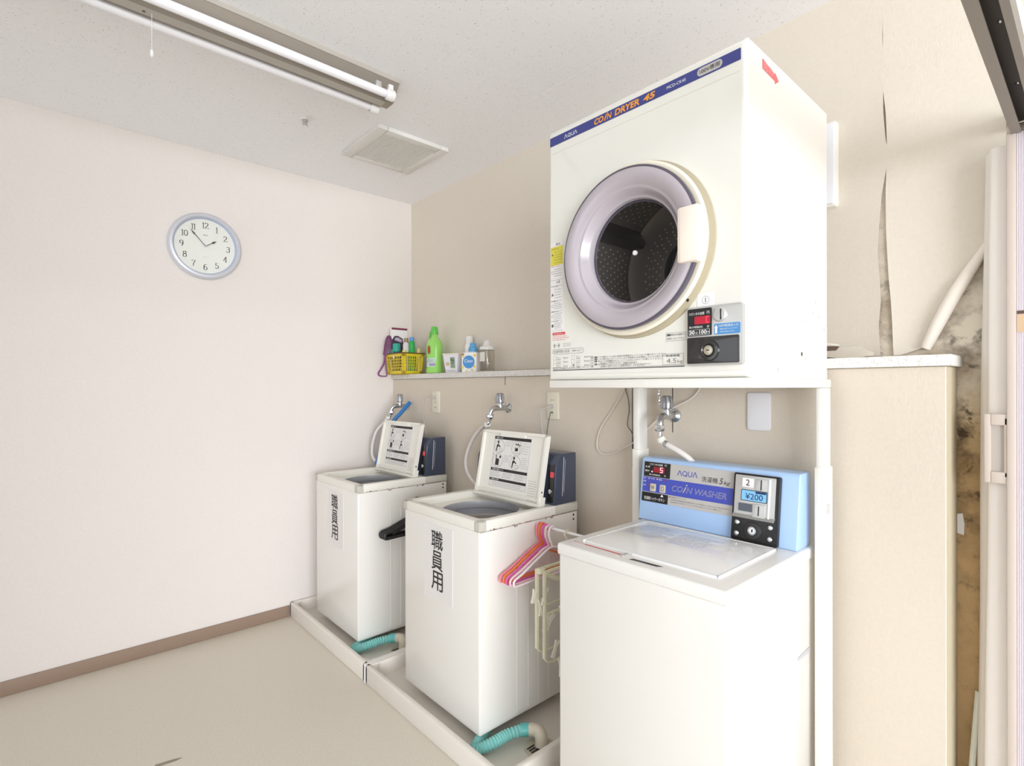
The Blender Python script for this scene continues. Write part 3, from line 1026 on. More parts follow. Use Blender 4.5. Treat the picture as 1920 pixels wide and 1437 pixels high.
# drain hoses, corrugated
def drain_hose(dx, label, last):
    t = thing('drain_hose', label, 'hose', (1.67 + dx, -0.76, 0.022), 'teal corrugated drain hoses')
    P = cat([(1.56 + dx, -0.60, 0.0415), (1.61 + dx, -0.67, 0.0415), (1.648 + dx, -0.738, 0.0415), (1.673 + dx, -0.755, 0.045), (1.693 + dx, -0.70, 0.053), (1.700 + dx, -0.64, 0.058), (1.722 + dx, -0.575, 0.062)], 34)
    n = len(P)
    MB().tube(P, 0.02, 14, rfun=lambda f: 0.0187 + 0.0023 * math.sin(f * n * 2 * PI / 6)).build('hose_body', TEAL, t)
    MB().cyl((1.716 + dx, -0.588, 0.0615), (1.738 + dx, -0.560, 0.063), 0.0225, seg=18).build('hose_cuff', TEALD, t)
    P = cat([(1.737 + dx, -0.561, 0.063), (1.765 + dx, -0.548, 0.064), (1.787 + dx, -0.552, 0.056), (1.797 + dx, -0.560, 0.027)], 6)
    MB().tube(P, 0.0235, 16).build('hose_elbow', BEIGEPL, t)


drain_hose(0, 'teal corrugated drain hose in the front pan with beige elbow at the drain', 0)
drain_hose(-0.962, 'teal corrugated drain hose in the far pan, partly behind the nearer washer', 0)

# ------------------------------------------------------------------ coin washer (front right)
X0, X1, F3, B3, Z3 = 2.046, 2.578, -0.7448, -0.200, 0.852
t = thing('coin_washer', 'white coin washer with sky blue control panel and closed lid below the dryer', 'washing machine', (X0, F3, 0))
MB().box(X0 + 0.004, X1 - 0.003, F3 + 0.005, B3, 0.035, 0.82, 0.008, 3).build('body', ENAMEL, t)
for fx in (X0 + 0.06, X1 - 0.06):
    for fy in (F3 + 0.07, B3 - 0.07):
        MB().lathe([(0.026, 0.0), (0.026, 0.012), (0.016, 0.02), (0.016, 0.04)], (fx, fy, 0), (0, 0, 1), 16, cap0=True).build('foot', BEIGEPL, t)
MB().box(X0, X1, F3, B3 - 0.002, 0.816, Z3, 0.008, 4).build('top_deck', mat('deck_white', '#eceae6', 0.3), t)
fr = XY(Z3)
lid = MB().rrect(fr, 2.096, 2.520, -0.678, -0.344, -0.004, 0.006, 0.014, bev=0.003).build('lid', mat('lid_white', '#ecebea', 0.15, coat=0.4), t)
m = MB()
m.rrect(fr, 2.094, 2.0985, -0.681, -0.341, -0.002, 0.0065, 0.002).rrect(fr, 2.5175, 2.522, -0.681, -0.341, -0.002, 0.0065, 0.002)
m.rrect(fr, 2.27, 2.522, -0.681, -0.6765, -0.002, 0.0065, 0.002).rrect(fr, 2.094, 2.522, -0.3455, -0.341, -0.002, 0.0065, 0.002)
m.build('lid_edge', mat('lid_edge', '#f6f6f6', 0.2), lid)
MB().fpoly(fr, [(2.287, -0.716), (2.372, -0.7125), (2.384, -0.701), (2.292, -0.703)], 0.0006).build('finger_slot', BLACK, t)
MB().rrect(fr, 2.256, 2.266, -0.712, -0.686, -0.002, 0.005, 0.003).build('hinge_pin', SATIN, t)
m = MB()
m.rrect(fr, 2.072, 2.250, -0.722, -0.695, 0.0, 0.0007, 0.010)
m.build('warning_label', PAPER, t)
m = MB()
m.flat(fr, 2.118, 2.247, -0.703, -0.6965, 0.0010)
m.flat(fr, 2.078, 2.084, -0.701, -0.6965, 0.0010).outline(fr, 2.074, 2.248, -0.721, -0.696, 0.0007, 0.0010)
m.lines(fr, 2.085, 2.118, -0.702, -0.6965, 1, 0.002, 0.0010, 0.005)
m.build('warning_print', REDP, t)
m = MB()
m.lines(fr, 2.115, 2.26, -0.52, -0.395, 9, 0.003, 0.0066, 0.010)
m.lines(fr, 2.27, 2.40, -0.52, -0.395, 9, 0.003, 0.0066, 0.010)
m.text(fr, 'ご使用上の注意', 2.12, -0.392, h=0.011, w=0.09, d=0.0066)
m.build('lid_text', BLUEP, t)
fs = YZ(X1 - 0.003)
MB().prism([fs.p(-0.326, 0.552, 0.0002), fs.p(-0.245, 0.552, 0.0002), fs.p(-0.243, 0.566, 0.0002), fs.p(-0.326, 0.562, 0.0002)], (0.0012, 0, 0)).build('side_grip', mat('grip_shade', '#b9b6bd', 0.6), t)
# panel: leaning front
pt, pb = 1.068, Z3
prof = [(-0.312, pb), (-0.284, pt - 0.006), (-0.278, pt), (-0.206, pt), (-0.206, pb)]
panel = MB().prism([(2.036, a, b) for a, b in prof], (2.567 - 2.036, 0, 0), 0.005, 3).build('control_panel', SKY, t)
up = Vector((0, 0.028, pt - 0.006 - pb))
pf = Frame((0, -0.312, pb), (1, 0, 0), up)
U = lambda z: (z - pb) / (up.normalized().z)      # height on the panel to distance along it
lab = MB().rrect(pf, 2.046, 2.377, U(0.9165), U(1.054), 0.0004, 0.0016, 0.004).build('control_label', SILVERP, panel)
MB().flat(pf, 2.0465, 2.3765, U(0.950), U(1.0015), 0.0019).build('blue_band', ROYAL, panel)
MB().flat(pf, 2.048, 2.152, U(1.003), U(1.0535), 0.0021).build('display_field', BLACK, panel)
MB().flat(pf, 2.046, 2.150, U(0.9165), U(0.948), 0.0021).build('button_field', BLACK, panel)
MB().flat(pf, 2.086, 2.130, U(1.019), U(1.038), 0.0026).build('red_display', LEDOFF, panel)


def seg7(m, fr, u, v, w, h, segs, d, t=None):
    t = t or w * 0.22
    S = dict(a=(u, u + w, v + h - t, v + h), g=(u, u + w, v + h / 2 - t / 2, v + h / 2 + t / 2), d=(u, u + w, v, v + t),
             f=(u, u + t, v + h / 2, v + h), b=(u + w - t, u + w, v + h / 2, v + h), e=(u, u + t, v, v + h / 2), c=(u + w - t, u + w, v, v + h / 2))
    for s in segs:
        m.flat(fr, *S[s], d)


m = MB()
seg7(m, pf, 2.1125, U(1.0195), 0.011, 0.0185, 'afgcd', 0.0031)
m.disc(pf, 2.081, U(1.0205), 0.0028, 0.0031, 10)
m.build('display_digit', LEDHOT, panel)
m = MB()
m.text(pf, 'ただいまの金額', 2.070, U(1.0425), h=0.0070, w=0.052, d=0.0027).text(pf, '円', 2.130, U(1.0425), h=0.007, d=0.0027)
m.text(pf, '金 額', 2.053, U(1.0330), h=0.0065, w=0.018, d=0.0027).text(pf, '運転中', 2.052, U(1.019), h=0.0065, w=0.018, d=0.0027)
m.text(pf, '残り時間(約)', 2.070, U(1.0065), h=0.0065, w=0.045, d=0.0027).text(pf, '分', 2.130, U(1.0075), h=0.0065, d=0.0027)
m.text(pf, '洗濯槽シャワーボタン', 2.056, U(0.9225), h=0.0115, w=0.082, d=0.0027)
m.fpoly(pf, [(2.121, U(0.939)), (2.133, U(0.939)), (2.127, U(0.9475))], 0.0030)
for u in (2.071, 2.104):
    m.disc(pf, u, U(0.9965), 0.0022, 0.0027, 8)
m.text(pf, '洗い', 2.0485, U(0.9935), h=0.0055, d=0.0027).text(pf, 'すすぎ', 2.078, U(0.9935), h=0.0055, w=0.016, d=0.0027).text(pf, '脱水', 2.110, U(0.9935), h=0.0055, w=0.013, d=0.0027)
m.text(pf, '標準', 2.0485, U(0.9825), h=0.0055, d=0.0027).text(pf, '中断', 2.0485, U(0.969), h=0.0055, d=0.0027)
m.build('white_lettering', WHITEP, panel)
for u, z in ((2.064, 0.996), (2.096, 0.996), (2.131, 0.996), (2.064, 0.985), (2.067, 0.9715)):
    MB().flat(pf, u, u + 0.005, U(z - 0.002), U(z + 0.002), 0.0027).build('indicator_lamp', mat('lamp_red', '#a03045', 0.4), panel)
for u in (2.078, 2.116):
    b = MB().rrect(pf, u, u + 0.0225, U(0.953), U(0.980), 0.0019, 0.0045, 0.003, bev=0.001).build('button', mat('button_beige', '#c5bda6', 0.5), panel)
MB().outline(pf, 2.1225, 2.1325, U(0.959), U(0.974), 0.0014, 0.0048).build('button_mark', ROYAL, panel)
MB().flat(pf, 2.0835, 2.0955, U(0.962), U(0.972), 0.0048).build('button_mark', GREYP, panel)


def aqua(m, fr, u, v, w, h, d, t):
    """word mark: A and A without crossbars"""
    a = w * 0.22
    def bar(x0, y0, x1, y1):
        dx, dy = x1 - x0, y1 - y0
        l = math.hypot(dx, dy)
        nx, ny = -dy / l * t / 2, dx / l * t / 2
        m.fpoly(fr, [(x0 + nx, y0 + ny), (x0 - nx, y0 - ny), (x1 - nx, y1 - ny), (x1 + nx, y1 + ny)], d)
    for o in (0, w - a):
        bar(u + o, v, u + o + a * 0.5, v + h)
        bar(u + o + a * 0.5, v + h, u + o + a, v)
    cx, r = u + w * 0.375, h * 0.5
    m.ring(fr, cx, v + r, (r - t), r, d, 24)
    bar(cx + r * 0.2, v + r * 0.6, cx + r * 0.95, v - r * 0.08)
    x0, x1 = u + w * 0.55, u + w * 0.73
    bar(x0, v + h, x0, v + h * 0.35)
    bar(x1, v + h, x1, v + h * 0.35)
    n = 8
    c, rr = (x0 + x1) / 2, (x1 - x0) / 2
    for k in range(n):
        a0, a1 = PI + PI * k / n, PI + PI * (k + 1) / n
        bar(c + rr * math.cos(a0), v + h * 0.35 + (h * 0.35 - t / 2) * math.sin(a0), c + rr * math.cos(a1), v + h * 0.35 + (h * 0.35 - t / 2) * math.sin(a1))


m = MB()
aqua(m, pf, 2.180, U(1.0185), 0.072, 0.018, 0.0021, 0.0024)
m.build('maker_name', ROYAL, panel)
m = MB()
m.text(pf, '洗濯機', 2.268, U(1.0095), h=0.018, w=0.055, d=0.0021).text(pf, '5', 2.328, U(1.0095), h=0.019, w=0.013, d=0.0021, italic=0.25).text(pf, 'kg', 2.3435, U(1.0065), h=0.0145, w=0.0205, d=0.0021, italic=0.25)
m.build('capacity_lettering', DARKP, panel)
m = MB()
for s, u, wdt in (('CO', 2.163, 0.040), ('N', 2.2165, 0.022), ('WASHER', 2.247, 0.108)):
    m.text(pf, s, u, U(0.9645), h=0.0195, w=wdt, d=0.0023, italic=0.2, bold=0.01)
m.fpoly(pf, [(2.2035, U(0.9645)), (2.2075, U(0.9645)), (2.2165, U(0.984)), (2.2125, U(0.984))], 0.0023).disc(pf, 2.217, U(0.990), 0.0028, 0.0023, 10)
m.build('coin_washer_lettering', SILVERP, panel)
m = MB()
for s, u, wdt in (('CO', 2.1645, 0.0375), ('N', 2.218, 0.0195), ('WASHER', 2.2485, 0.105)):
    m.text(pf, s, u, U(0.9655), h=0.0175, w=wdt, d=0.0027, italic=0.2, bold=-0.022)
m.build('lettering_core', ROYAL, panel)
m = MB()
m.text(pf, '洗濯槽シャワーとは', 2.161, U(0.9415), h=0.0050, w=0.055, d=0.0021).flat(pf, 2.154, 2.159, U(0.9415), U(0.9465), 0.0021)
m.text(pf, '前使用者の洗剤等が洗濯槽に残っている場合に、きれいな水で洗い流します', 2.161, U(0.9335), h=0.0045, w=0.205, d=0.0021)
m.text(pf, '洗濯槽が空の状態で、シャワーボタンを押してください(無料です)', 2.161, U(0.9255), h=0.0045, w=0.180, d=0.0021)
m.build('small_print', mat('brown_print', '#8a7a70', 0.7), panel)
# coin slot unit
MB().rrect(pf, 2.381, 2.518, 0.001, U(1.0535), 0.0, 0.016, 0.006, bev=0.003).build('coin_unit', BLACK, panel)
unit = MB().rrect(pf, 2.388, 2.508, U(0.922), U(1.048), 0.016, 0.019, 0.003, bev=0.001).build('coin_plate', SATIN, panel)
m = MB()
m.prism([pf.p(2.386, U(0.9215), 0.017), pf.p(2.386, U(0.935), 0.017), pf.p(2.386, U(0.922), 0.028)], (0.124, 0, 0), 0.001, 1)
m.build('coin_lip', CHROME, unit)
MB().rrect(pf, 2.4105, 2.4445, U(1.0135), U(1.040), 0.019, 0.0205, 0.002).build('number_sticker', PAPER, unit)
MB().text(pf, '2', 2.4275, U(1.018), h=0.018, w=0.011, align='c', d=0.0212).build('sticker_number', DARKP, unit)
for a in ((2.450, 2.486, U(1.006), U(1.042)), (2.445, 2.482, U(0.926), U(0.968))):
    MB().rrect(pf, *a, 0.019, 0.022, 0.003, bev=0.001).build('slot_block', SATIN, unit)
for a in ((2.466, 2.4695, U(1.009), U(1.039)), (2.462, 2.4655, U(0.934), U(0.962))):
    MB().flat(pf, *a, 0.0225).build('coin_slot', BLACK, unit)
MB().rrect(pf, 2.490, 2.495, U(0.926), U(1.044), 0.019, 0.0215, 0.002).build('slot_ridge', CHROME, unit)
MB().rrect(pf, 2.4085, 2.486, U(0.9725), U(1.006), 0.019, 0.0203, 0.003).build('price_label', DARKP, unit)
MB().rrect(pf, 2.4105, 2.484, U(0.9745), U(1.004), 0.019, 0.0207, 0.002).build('price_field', CYANL, unit)
m = MB()
m.text(pf, '¥200', 2.422, U(0.9785), h=0.0175, w=0.052, d=0.0212)
m.flat(pf, 2.452, 2.483, U(0.9975), U(1.0035), 0.0212)
m.build('price_lettering', mat('navy_print', '#1d2c58', 0.6), unit)
MB().rrect(pf, 2.403, 2.446, U(0.9415), U(0.9645), 0.019, 0.0215, 0.003).build('return_window', mat('slate', '#565b66', 0.3), unit)
for u, z in ((2.399, 0.906), (2.399, 0.873), (2.497, 0.906), (2.497, 0.873)):
    MB().lathe([(0.0, 0.004), (0.005, 0.0035), (0.0075, 0.001), (0.0075, 0.0)], pf.p(u, U(z), 0.016), pf.n, 14).build('rivet', CHROME, panel)
MB().lathe([(0.026, 0.0), (0.024, 0.003), (0.015, 0.004), (0.013, 0.001)], pf.p(2.447, U(0.888), 0.0155), pf.n, 24).build('lock_collar', mat('lock_black', '#2c2b2b', 0.3), panel)
lk = MB().lathe([(0.0135, 0.0), (0.013, 0.005), (0.010, 0.006), (0.009, 0.004)], pf.p(2.447, U(0.888), 0.016), pf.n, 20, cap1=True).build('lock', CHROME, panel)
MB().rrect(pf, 2.445, 2.449, U(0.8835), U(0.8925), 0.0202, 0.0208, 0.001).build('keyhole', BLACK, lk)

# ------------------------------------------------------------------ dryer stand
t = thing('dryer_stand', 'white steel stand carrying the dryer over the coin washer', 'stand', (2.29, -0.216, 0))
m = MB()
m.box(1.968, 2.612, -0.695, -0.172, 1.316, 1.3405, 0.004, 2)
m.build('stand_plate', ENAMEL2, t)
for x0, x1 in ((1.9685, 1.992), (2.594, 2.6145)):
    MB().box(x0, x1, -0.245, -0.187, 1.07, 1.316, 0.003).build('upper_post', ENAMEL2, t)
    MB().box(x0 - 0.003, x1 + 0.004, -0.249, -0.183, 0.03, 1.088, 0.003).build('lower_post', mat('post_cream', '#ece9e0', 0.4), t)
    MB().box(x0 - 0.003, x1 + 0.004, -0.70, -0.183, 0, 0.032, 0.004).build('foot_bar', ENAMEL2, t)
fs = YZ(2.6186)
m = MB().lines(fs, -0.238, -0.205, 0.955, 0.985, 6, 0.0018, 0.0005, 0.008)
m.build('post_print', GREYP, t)

# ------------------------------------------------------------------ tumble dryer
DX0, DX1, DF, DB, DZ0, DZ1 = 1.963, 2.597, -0.6914, -0.163, 1.3412, 2.1286
CXD, CZD = 2.287, 1.690
t = thing('tumble_dryer', 'white coin tumble dryer with round door and blue top stripe above the coin washer', 'dryer', (2.28, -0.42, DZ0))
m = MB()
b = 0.012
# casing: sides, top, bottom, back with rounded front edges, front skin with the round opening
m.box(DX0, DX0 + 0.012, DF + b, DB, DZ0, DZ1, 0).box(DX1 - 0.012, DX1, DF + b, DB, DZ0, DZ1, 0)
m.box(DX0 + 0.012, DX1 - 0.012, DF + b, DB, DZ1 - 0.012, DZ1, 0).box(DX0 + 0.012, DX1 - 0.012, DF + b, DB, DZ0, DZ0 + 0.012, 0)
m.box(DX0 + 0.012, DX1 - 0.012, DB - 0.012, DB, DZ0 + 0.012, DZ1 - 0.012, 0)
m.build('casing', ENAMEL2, t)
m = MB()
f0 = XZ(DF)
m.rect_hole(f0, DX0 + b, DX1 - b, DZ0 + b, DZ1 - b, CXD, CZD, 0.20)
rim_o = [(DX0, DZ0), (DX1, DZ0), (DX1, DZ1), (DX0, DZ1)]
rim_i = [(DX0 + b, DZ0 + b), (DX1 - b, DZ0 + b), (DX1 - b, DZ1 - b), (DX0 + b, DZ1 - b)]
ns = 5
for k in range(4):
    (ax, az), (bx_, bz) = rim_i[k], rim_i[(k + 1) % 4]
    (cx_, cz), (dx_, dz) = rim_o[k], rim_o[(k + 1) % 4]
    for s in range(ns):
        a0, a1 = PI / 2 * s / ns, PI / 2 * (s + 1) / ns
        e0, e1, g0, g1 = math.sin(a0), math.sin(a1), 1 - math.cos(a0), 1 - math.cos(a1)
        m.poly([(ax + (cx_ - ax) * e0, DF + b * g0, az + (cz - az) * e0), (bx_ + (dx_ - bx_) * e0, DF + b * g0, bz + (dz - bz) * e0),
                (bx_ + (dx_ - bx_) * e1, DF + b * g1, bz + (dz - bz) * e1), (ax + (cx_ - ax) * e1, DF + b * g1, az + (cz - az) * e1)])
bmesh.ops.remove_doubles(m.bm, verts=m.bm.verts, dist=0.0002)
m.build('front_panel', mat('dryer_front', '#ebeae3', 0.3, coat=0.2), t)
for a in ((DX0 + 0.014, DX1 - 0.016, 2.054, 2.0565), (DX0 + 0.006, DX1 - 0.010, 1.3575, 1.3588)):
    MB().rrect(f0, *a, -0.001, 0.001, 0.0005).build('front_crease', mat('crease_white', '#e6e4dd', 0.4), t)
MB().rrect(f0, 1.9715, 2.5845, 2.0800, 2.1070, 0.0003, 0.0014, 0.001).build('top_stripe', STRIPE, t)
m = MB()
aqua(m, f0, 2.0330, 2.0865, 0.0510, 0.0115, 0.0018, 0.0018)
m.build('maker_name', WHITEP, t)
m = MB()
m.text(f0, 'MCD-CK45', 2.3905, 2.0895, h=0.0078, w=0.054, d=0.0018)
m.build('model_lettering', WHITEP, t)
m = MB()
m.text(f0, 'CO', 2.1505, 2.0845, h=0.0175, w=0.034, d=0.0018, italic=0.2, bold=0.035)
m.fpoly(f0, [(2.1855, 2.0845), (2.190, 2.0845), (2.198, 2.102), (2.1935, 2.102)], 0.0018).disc(f0, 2.1985, 2.1045, 0.0021, 0.0018, 8)
m.text(f0, 'N', 2.1965, 2.0845, h=0.0165, w=0.0175, d=0.0018, italic=0.2, bold=0.02)
m.text(f0, 'DRYER', 2.224, 2.0845, h=0.0175, w=0.083, d=0.0018, italic=0.15, bold=0.035)
m.text(f0, '45', 2.319, 2.0845, h=0.0175, w=0.037, d=0.0018, italic=0.15, bold=0.035)
m.build('dryer_lettering', ORANGEP, t)
MB().rrect(f0, 2.4755, 2.5405, 2.0835, 2.1035, 0.0014, 0.0018, 0.0098).build('voltage_pill', SILVERP, t)
MB().text(f0, '100V専用', 2.508, 2.0875, h=0.012, w=0.052, d=0.0023, align='c').build('voltage_lettering', DARKP, t)
# labels down the left side
lab = MB().rrect(f0, 1.9725, 2.0255, 1.4935, 1.7735, 0.0003, 0.0010, 0.002).build('caution_label', PAPER, t)
MB().flat(f0, 1.9735, 2.0250, 1.7020, 1.7600, 0.0012).build('yellow_field', YELP, lab)
m = MB()
m.text(f0, '警告', 2.005, 1.7625, h=0.0085, w=0.018, d=0.0014, align='c')
m.fpoly(f0, [(1.977, 1.733), (1.985, 1.733), (1.981, 1.741)], 0.0014)
m.text(f0, '火災の恐れあり', 1.975, 1.7505, h=0.005, w=0.034, d=0.0014).text(f0, '注意', 2.005, 1.6445, h=0.0075, w=0.016, d=0.0014, align='c')
m.lines(f0, 1.988, 2.023, 1.706, 1.747, 5, 0.0013, 0.0014, 0.005)
for a, bz in ((1.665, 1.693), (1.596, 1.630), (1.563, 1.585), (1.53, 1.552), (1.502, 1.522)):
    m.lines(f0, 1.989, 2.0225, a, bz, 4, 0.0012, 0.0014, 0.006)
for z in (1.6555, 1.6365, 1.590, 1.557, 1.5265, 1.4975):
    m.flat(f0, 1.9745, 2.0235, z - 0.0003, z + 0.0003, 0.0014)
for z in (1.68, 1.574, 1.541):
    m.ring(f0, 1.981, z, 0.0042, 0.005, 0.0014, 14)
m.fpoly(f0, [(1.976, 1.606), (1.986, 1.606), (1.981, 1.616)], 0.0014).disc(f0, 1.981, 1.512, 0.005, 0.0014, 12)
for z, s in ((1.634, 'やけど注意'), (1.5875, 'お願い'), (1.5545, '感電の注意'), (1.5245, 'ドアの注意')):
    m.text(f0, s, 1.975, z - 0.0005, h=0.0045, w=0.03, d=0.0014)
m.build('caution_print', mat('caution_ink', '#6a6765', 0.7), lab)
m = MB()
m.text(f0, '使用しないでください', 1.9755, 1.6965, h=0.0045, w=0.038, d=0.0014)
m.rrect(f0, 1.980, 2.034, 1.4820, 1.4905, 0.0003, 0.0010, 0.004)
m.lines(f0, 1.980, 2.052, 1.4635, 1.480, 3, 0.0012, 0.0012, 0.008)
m.build('red_print', REDP, t)
MB().text(f0, 'おねがい', 2.007, 1.4835, h=0.0055, w=0.042, d=0.0014, align='c').build('red_heading', WHITEP, t)
m = MB()
for u in (1.985, 2.004):
    m.outline(f0, u, u + 0.007, 1.443, 1.455, 0.0012)
    m.flat(f0, u + 0.001, u + 0.006, 1.447, 1.451)
m.flat(f0, 1.9945, 2.001, 1.4485, 1.4500)
m.lines(f0, 2.025, 2.060, 1.443, 1.456, 3, 0.001, 0.0008, 0.006)
# drying time table, steps, capacity
def pill(fr, u0, u1, v0, v1, t_, d):
    r = (v1 - v0) / 2
    m.flat(fr, u0 + r, u1 - r, v0, v0 + t_, d); m.flat(fr, u0 + r, u1 - r, v1 - t_, v1, d)
    for cu, a0 in ((u0 + r, PI / 2), (u1 - r, -PI / 2)):
        for k in range(8):
            a, b2 = a0 + PI * k / 8, a0 + PI * (k + 1) / 8
            m.fpoly(fr, [(cu + r * math.cos(a), v0 + r + r * math.sin(a)), (cu + r * math.cos(b2), v0 + r + r * math.sin(b2)),
                         (cu + (r - t_) * math.cos(b2), v0 + r + (r - t_) * math.sin(b2)), (cu + (r - t_) * math.cos(a), v0 + r + (r - t_) * math.sin(a))], d)
pill(f0, 1.9795, 2.109, 1.4215, 1.4375, 0.0010, 0.0008)
m.text(f0, '乾燥時間の目安', 1.9855, 1.4250, h=0.0095, w=0.066, d=0.0008).text(f0, '(洗濯物の1kg当たり)', 2.061, 1.4260, h=0.007, w=0.043, d=0.0008)
for r_, (s1, s2) in enumerate((('綿シャツ', '約60分'), ('バスタオル', '約50分'), ('化繊シャツ', '約30分'))):
    z = 1.409 - 0.0125 * r_
    for u in (1.9985, 2.079):
        m.text(f0, s1, u, z, h=0.0042, w=0.018, d=0.0008).text(f0, '乾燥機用', u, z - 0.0055, h=0.0038, w=0.016, d=0.0008)
    m.text(f0, s2, 2.0260, z - 0.0025, h=0.0055, w=0.019, d=0.0008).text(f0, s2, 2.110, z - 0.0025, h=0.0055, w=0.023, d=0.0008)
for u in (1.984, 2.060):
    m.outline(f0, u, u + 0.0125, 1.3800, 1.4155, 0.0006)
    m.flat(f0, u, u + 0.0125, 1.3920, 1.3925); m.flat(f0, u, u + 0.0125, 1.4035, 1.4040)
m.fpoly(f0, [(2.064, 1.383), (2.070, 1.383), (2.071, 1.389), (2.065, 1.388)])
m.text(f0, '乾燥時間は、衣類の種類や量、脱水の程度、気温により変わります', 1.980, 1.3770, h=0.0038, w=0.150, d=0.0008)
m.text(f0, '4.5kg以上の洗濯物を入れないでください。', 1.981, 1.3715 + 0.0008, h=0.0050, w=0.120, d=0.0008)
m.build('drying_time_table', GREYP, t)
m = MB()
m.outline(f0, 2.1345, 2.1465, 1.3765, 1.4100, 0.0005)
for k, ch in enumerate('操作手順'):
    m.text(f0, ch, 2.1405, 1.4025 - 0.0083 * k, h=0.0062, align='c', d=0.0008)
for k, z in enumerate((1.4055, 1.3995, 1.3935, 1.3850)):
    m.rrect(f0, 2.1500, 2.1590, z - 0.0026, z + 0.0026, 0.0002, 0.0009, 0.0015)
m.text(f0, 'ドアを開きドラム内に前回の洗濯物が入っていないか確かめてください。', 2.1625, 1.4035, h=0.0048, w=0.225, d=0.0008)
m.text(f0, 'ドラム奥の糸くずフィルターはご使用前に必ず掃除し元どおり取り付けてください。', 2.1625, 1.3975, h=0.0048, w=0.262, d=0.0008)
m.text(f0, '乾かした洗濯物をほぐしてドラム内に入れドアを閉じてください。', 2.1625, 1.3915, h=0.0048, w=0.215, d=0.0008)
m.text(f0, '・一度に多くの洗濯物を入れないようにしてください。', 2.1625, 1.3875, h=0.0034, w=0.135, d=0.0008)
m.text(f0, '100円硬貨を入れてください。乾燥を始めます。', 2.1625, 1.3828, h=0.0048, w=0.138, d=0.0008)
m.text(f0, '・ドアを開けると乾燥が止まりますが時間は進みます。閉じれば乾燥を続けます。', 2.1625, 1.3793, h=0.0034, w=0.180, d=0.0008)
m.text(f0, '乾燥終了後もしばらくは温風が出ることがあります', 2.172, 1.3758, h=0.0034, w=0.150, d=0.0008)
m.outline(f0, 2.3765, 2.4370, 1.3765, 1.4045, 0.0006)
m.text(f0, '乾燥容量', 2.4065, 1.3965, h=0.006, w=0.040, align='c', d=0.0008)
m.outline(f0, 2.3870, 2.4445, 1.4370, 1.4580, 0.0005)
m.flat(f0, 2.3895, 2.4000, 1.4500, 1.4555)
m.text(f0, '乾燥のみの機械です。', 2.4010, 1.4500, h=0.0055, w=0.042, d=0.0008).text(f0, '洗濯をしないで下さい', 2.3895, 1.4405, h=0.0055, w=0.050, d=0.0008)
m.build('steps_lettering', mat('steps_ink', '#5c5a5a', 0.7), t)
m = MB()
for k, z in enumerate((1.4055, 1.3995, 1.3935, 1.3850)):
    m.text(f0, str(k + 1), 2.1545, z - 0.0018, h=0.0036, align='c', d=0.0012)
m.build('step_number', WHITEP, t)
m = MB()
m.text(f0, '4.5', 2.3885, 1.3800, h=0.0125, w=0.028, d=0.0008).text(f0, 'kg', 2.4200, 1.3785, h=0.0095, w=0.0145, d=0.0008)
m.flat(f0, 2.3, 2.4395, 1.3743, 1.3748)
m.build('capacity_lettering', GREYP, t)
m = MB()
m.flat(f0, 1.9815, 2.4395, 1.3700, 1.3720).flat(f0, 1.9815, 2.4395, 1.3733, 1.3738)
m.build('double_line', DARKP, t)
# number sticker
MB().rrect(f0, 2.4750, 2.5180, 1.5160, 1.5480, 0.0003, 0.0009, 0.002).build('number_sticker', mat('pale_sticker', '#f2f1f5', 0.5), t)
m = MB()
m.ring(f0, 2.4965, 1.5315, 0.0088, 0.0094, 0.0011, 24).text(f0, '1', 2.4965, 1.5255, h=0.012, align='c', d=0.0011)
m.build('sticker_number', DARKP, t)
# coin unit
pl = MB().rrect(f0, 2.4510, 2.5935, 1.3705, 1.5150, 0.0, 0.012, 0.008, bev=0.004).build('coin_unit', mat('coin_grey', '#c9c9c7', 0.3, metal=0.4), t)
MB().rrect(f0, 2.4560, 2.5185, 1.4435, 1.5100, 0.012, 0.0135, 0.003).build('display_field', BLACK, pl)
MB().rrect(f0, 2.4745, 2.5150, 1.4720, 1.4910, 0.0135, 0.0140, 0.001).build('red_display', mat('display_red2', '#b01830', 0.3, emit=0.35), pl)
m = MB()
seg7(m, f0, 2.5045, 1.4735, 0.0075, 0.016, 'afed', 0.0144, 0.0018)
m.build('display_digit', LEDON, pl)
m = MB()
m.text(f0, 'ただいまの金額', 2.4600, 1.4945, h=0.0070, w=0.040, d=0.0140).text(f0, '円', 2.5065, 1.4950, h=0.007, d=0.0140)
m.text(f0, '残り時間(約)', 2.4600, 1.4615, h=0.0065, w=0.036, d=0.0140).text(f0, '分', 2.5065, 1.4615, h=0.0065, d=0.0140)
m.outline(f0, 2.4595, 2.5140, 1.4455, 1.4590, 0.0006, 0.0140)
m.text(f0, '30', 2.4610, 1.4475, h=0.0095, w=0.0140, d=0.0142, bold=0.02).text(f0, '分', 2.4765, 1.4475, h=0.0070, d=0.0142).text(f0, '100', 2.4870, 1.4475, h=0.0095, w=0.0190, d=0.0142, bold=0.02).text(f0, '円', 2.5070, 1.4475, h=0.0065, d=0.0142)
m.build('display_lettering', WHITEP, pl)
MB().lathe([(0.0175, 0.0), (0.0170, 0.004), (0.014, 0.0065), (0.0, 0.0075)], (2.5395, DF - 0.012, 1.4905), (0, -1, 0), 32).build('coin_dial', SATIN, pl)
MB().rrect(f0, 2.5425, 2.5455, 1.4775, 1.5030, 0.0165, 0.0198, 0.001).build('coin_slot', BLACK, pl)
MB().rrect(f0, 2.5245, 2.5880, 1.4435, 1.4690, 0.012, 0.0130, 0.003).build('coin_label', BLUEL, pl)
m = MB()
